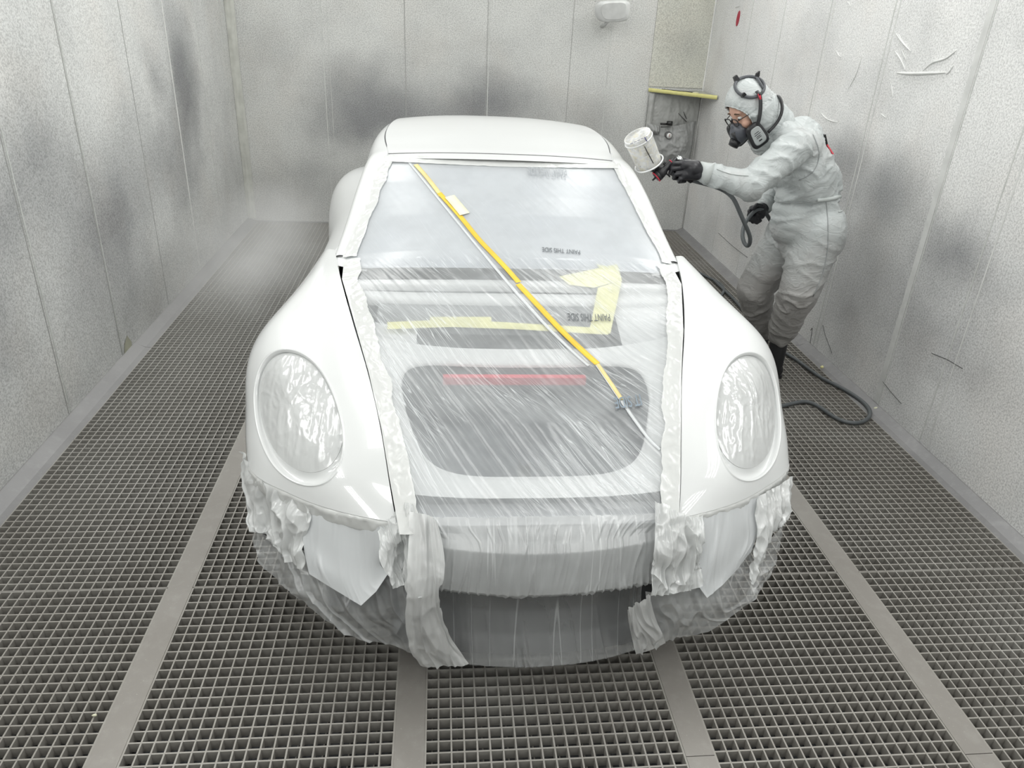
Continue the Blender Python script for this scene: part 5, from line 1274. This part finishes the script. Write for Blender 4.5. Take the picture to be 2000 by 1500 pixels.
m = MB(); m.tube([grip_top, grip_top*.5 + grip_bot*.5 + gu*.0, grip_bot], [.017, .016, .017], 16); gobj(m, 'grip', blk)
m = MB(); tt = PY(1325, 311, YG); m.tube([tail - gd*.002, tt + np.array([.004, 0, .0]), tt + np.array([.02, 0, -.002])], [.012, .015, .013], 14); gobj(m, 'regulator_knob', simple('chrome', (0.6, 0.62, 0.62), 0.18, 1.0))
m = MB(); m.tube([noz - gd*L_*.42 - gu*.02, noz - gd*L_*.45 - gu*.045, PY(1306, 340, YG)], [.004, .004, .004], 8); gobj(m, 'trigger', blk)
for a, b in (((1283, 325), (1290, 318)), ((1277, 335), (1281, 325)), ((1296, 322), (1300, 316))):
    m = MB(); m.tube([PY(*a, YG-.012), PY(*b, YG-.012)], .006, 8); gobj(m, 'fitting', blk)
# cup
cb = PY(1268, 320, YG + .0); ct = PY(1244, 264, YG - .03); ca_ = _n(ct - cb); pt = NT('cup_plastic'); v = pt.coord(); n1 = pt.noise(v, 46, 4, 0.7, 0.6); n2 = pt.noise(v, 20, 3)
colr = pt.mix(pt.ramp(n1, 0.45, 0.62), (0.82, 0.83, 0.84), (0.72, 0.69, 0.58)); colr = pt.mix(pt.ramp(pt.noise(v, 75, 2, 0.9), 0.66, 0.72), colr, (0.25, 0.25, 0.27))
opq = pt.ramp(pt.math('ADD', n2, pt.math('MULTIPLY', n1, 0.5)), 0.55, 0.95, 0.35, 0.95); d1 = pt.bsdf(colr, 0.25, 0, pt.bump(n1, 0.3, 0.003)); trn = pt.n('BsdfTransparent'); mx = pt.n('MixShader'); pt.L(opq, mx.inputs[0]); pt.L(trn.outputs[0], mx.inputs[1]); pt.L(d1, mx.inputs[2]); cupm = pt.done(mx.outputs[0])
cl = np.linalg.norm(ct - cb)
m = MB(); m.tube([cb, cb + ca_*.004, cb + ca_*.03, cb + ca_*cl*.9, cb + ca_*cl*.97, ct], [.055, .060, .061, .065, .064, .058], 40); cup = gobj(m, 'cup', cupm)
whitep = simple('white_plastic', (0.80, 0.81, 0.81), 0.35)
m = MB(); c0 = cb + ca_*.003; e1 = _n(np.cross(ca_, [0, 1, 0])); e2 = np.cross(ca_, e1)
m.tube([c0 + (e1*math.cos(a) + e2*math.sin(a))*.068 for a in np.linspace(0, 2*PI, 41)], .004, 8, caps=False); gobj(m, 'cup_collar', whitep)
m = MB(); c1 = ct - ca_*.004; m.tube([c1 + (e1*math.cos(a) + e2*math.sin(a))*.060 for a in np.linspace(0, 2*PI, 41)], .004, 8, caps=False); c1 = ct - ca_*.022; m.tube([c1 + (e1*math.cos(a) + e2*math.sin(a))*.0655 for a in np.linspace(0, 2*PI, 41)], .003, 8, caps=False); gobj(m, 'cup_rim', whitep)
m = MB(); q = PY(1257, 333, YG - .03); m.tube([PY(1252, 327, YG-.03), q, PY(1259, 336, YG-.03)], [.006, .007, .006], 8); gobj(m, 'collar_tab', whitep)
m = MB(); m.tube([PY(1256, 281, YG-.085), PY(1266, 300, YG-.082), PY(1276, 319, YG-.078)], .0022, 6); gobj(m, 'cup_scale_line', blk)
m = MB(); m.tube([PY(1259, 268, YG-.09), PY(1264, 277, YG-.088)], .0022, 6); gobj(m, 'cup_scale_line', simple('ink_blue', (0.05, 0.05, 0.2), 0.5))
for k in range(5):
    m = MB(); q = PY(1231 + k*7, 281 - k*3.2, YG-.095); m.tube([q, q + np.array([.012, 0, .004])], .0015, 5); gobj(m, 'cup_scale_mark', simple('ink_grey', (0.2, 0.2, 0.24), 0.5) if k == 0 else bpy.data.materials['ink_grey'])
m = MB(); m.tube([cb - ca_*.002, cb - ca_*.025, noz - gd*L_*.42], [.03, .016, .014], 16); gobj(m, 'cup_neck', blk)
# gloves
def finger(m, pts, r): 
    for k in range(len(pts)-1): capsule(m, pts[k], pts[k+1], r*(1 - .06*k), r*(1 - .06*(k+1)), 12)
def hand_mesh(m0, name): 
    co, no, fs = remeshed(m0, 0.0035, 3); m = MB(); m.add(co, fs); return pobj(m, name, glove_m)
hy = np.array([0, 1.0, 0]); m = MB(); W0 = J['wrL'] + _n(J['wrL']-J['elL'])*.02
# palm: from the wrist to the knuckles; back of the hand towards the camera and up
capsule(m, W0 + np.array([.03, 0, 0]), W0, .036, .035); capsule(m, W0, PY(1352, 330, YG-.022), .034, .032); capsule(m, PY(1358, 325, YG-.012), PY(1336, 322, YG-.018), .030, .024); capsule(m, PY(1360, 340, YG-.015), PY(1338, 341, YG-.02), .030, .024)
m.ell(PY(1348, 332, YG-.022), (.036, .020, .040))
fl = [((1333, 319), (1316, 319), (1309, 328), (1318, 333), .0115), ((1330, 328), (1313, 330), (1309, 338), (1321, 341), .0118), ((1334, 338), (1319, 341), (1316, 348), (1329, 348), .0115), ((1341, 346), (1327, 350), (1326, 355), (1338, 354), .0105)]
for k, (a, b, c_, d_, r) in enumerate(fl):
    finger(m, [PY(*a, YG-.022), PY(*b, YG-.030), PY(*c_, YG-.012), PY(*d_, YG+.016)], r)
finger(m, [PY(1352, 318, YG+.012), PY(1337, 313, YG+.022), PY(1324, 317, YG+.024)], .0125)
hand_mesh(m, 'glove')
# right hand: half closed round the hose in front of the belt
YH = 3.93; m = MB(); W1 = J['wrR'] + cr_*0.0; W1 = J['wrR'] + _n(J['wrR'] - J['elR'])*.02
capsule(m, W1, PY(1484, 412, YH), .032, .031); capsule(m, PY(1487, 405, YH), PY(1470, 408, YH-.01), .024, .02); capsule(m, PY(1486, 420, YH), PY(1472, 424, YH-.01), .024, .02)
for (a, b, c_, d_, r) in [((1474, 404), (1463, 412), (1464, 423), (1473, 425), .0105), ((1474, 410), (1462, 420), (1464, 430), (1474, 430), .011), ((1478, 418), (1466, 428), (1470, 434), (1480, 431), .0105), ((1483, 424), (1473, 433), (1478, 436), (1486, 431), .0095)]:
    finger(m, [PY(*a, YH-.012), PY(*b, YH-.022), PY(*c_, YH-.03), PY(*d_, YH-.028)], r)
finger(m, [PY(1488, 402, YH-.02), PY(1478, 400, YH-.035), PY(1470, 408, YH-.045)], .0115)
hand_mesh(m, 'glove')

# hose
hose = thing('air_hose', 'dark grey air hose looping from spray gun to the gratings by the right wall', 'hose', (2.1, 3.5, 0.0)); HO = np.array([2.1, 3.5, 0.0])
def hobj(pts, r=.0105, n=120):
    P = spl(np.array(pts), np.linspace(0, 1, n)); m = MB(); m.tube(P, r, 12); m.v = [tuple(np.array(p) - HO) for p in m.v]; return m
pts = [grip_bot, PY(1366, 356, 3.60), PY(1400, 366, 3.66), PY(1428, 383, 3.64), PY(1443, 410, 3.62), PY(1456, 440, 3.64), PY(1465, 466, 3.68), PY(1460, 480, 3.72), PY(1451, 466, 3.76), PY(1453, 442, 3.82), PY(1463, 424, 3.88), PY(1478, 410, 3.90), PY(1492, 411, 3.92), PY(1503, 428, 3.98), PY(1520, 470, 4.16), np.array([2.05, 4.28, 0.45]), np.array([2.08, 4.32, 0.16])]
fl_pts = [(1532, 688), (1560, 706), (1600, 735), (1640, 756), (1680, 781), (1699, 804), (1690, 821), (1665, 826), (1632, 816), (1602, 796), (1576, 785), (1540, 790)]
pts += [np.array([2.12, 4.28, 0.03])] + [PZ(px, py, 0.0125) for px, py in fl_pts] + [np.array([1.6, 3.42, .0125]), np.array([1.45, 3.9, .0125]), np.array([1.75, 4.7, .0125])]
m = hobj(pts, n=420); m.build('rubber_hose', hosem, hose)
m = hobj([np.array([1.75, 4.7, .0125]), np.array([2.0, 5.02, .0125]), PZ(1400, 586, .0125), PZ(1413, 570, .0125), PZ(1405, 553, .0125), PZ(1380, 540, .0125), PZ(1358, 532, .0125), np.array([1.9, 5.6, .0125])], n=120); m.build('rubber_hose', hosem, hose)
m = hobj([PZ(1395, 548, .0125), PZ(1418, 570, .0125), PZ(1440, 592, .0125), PZ(1462, 620, .0125)], n=50); m.build('rubber_hose', hosem, hose)
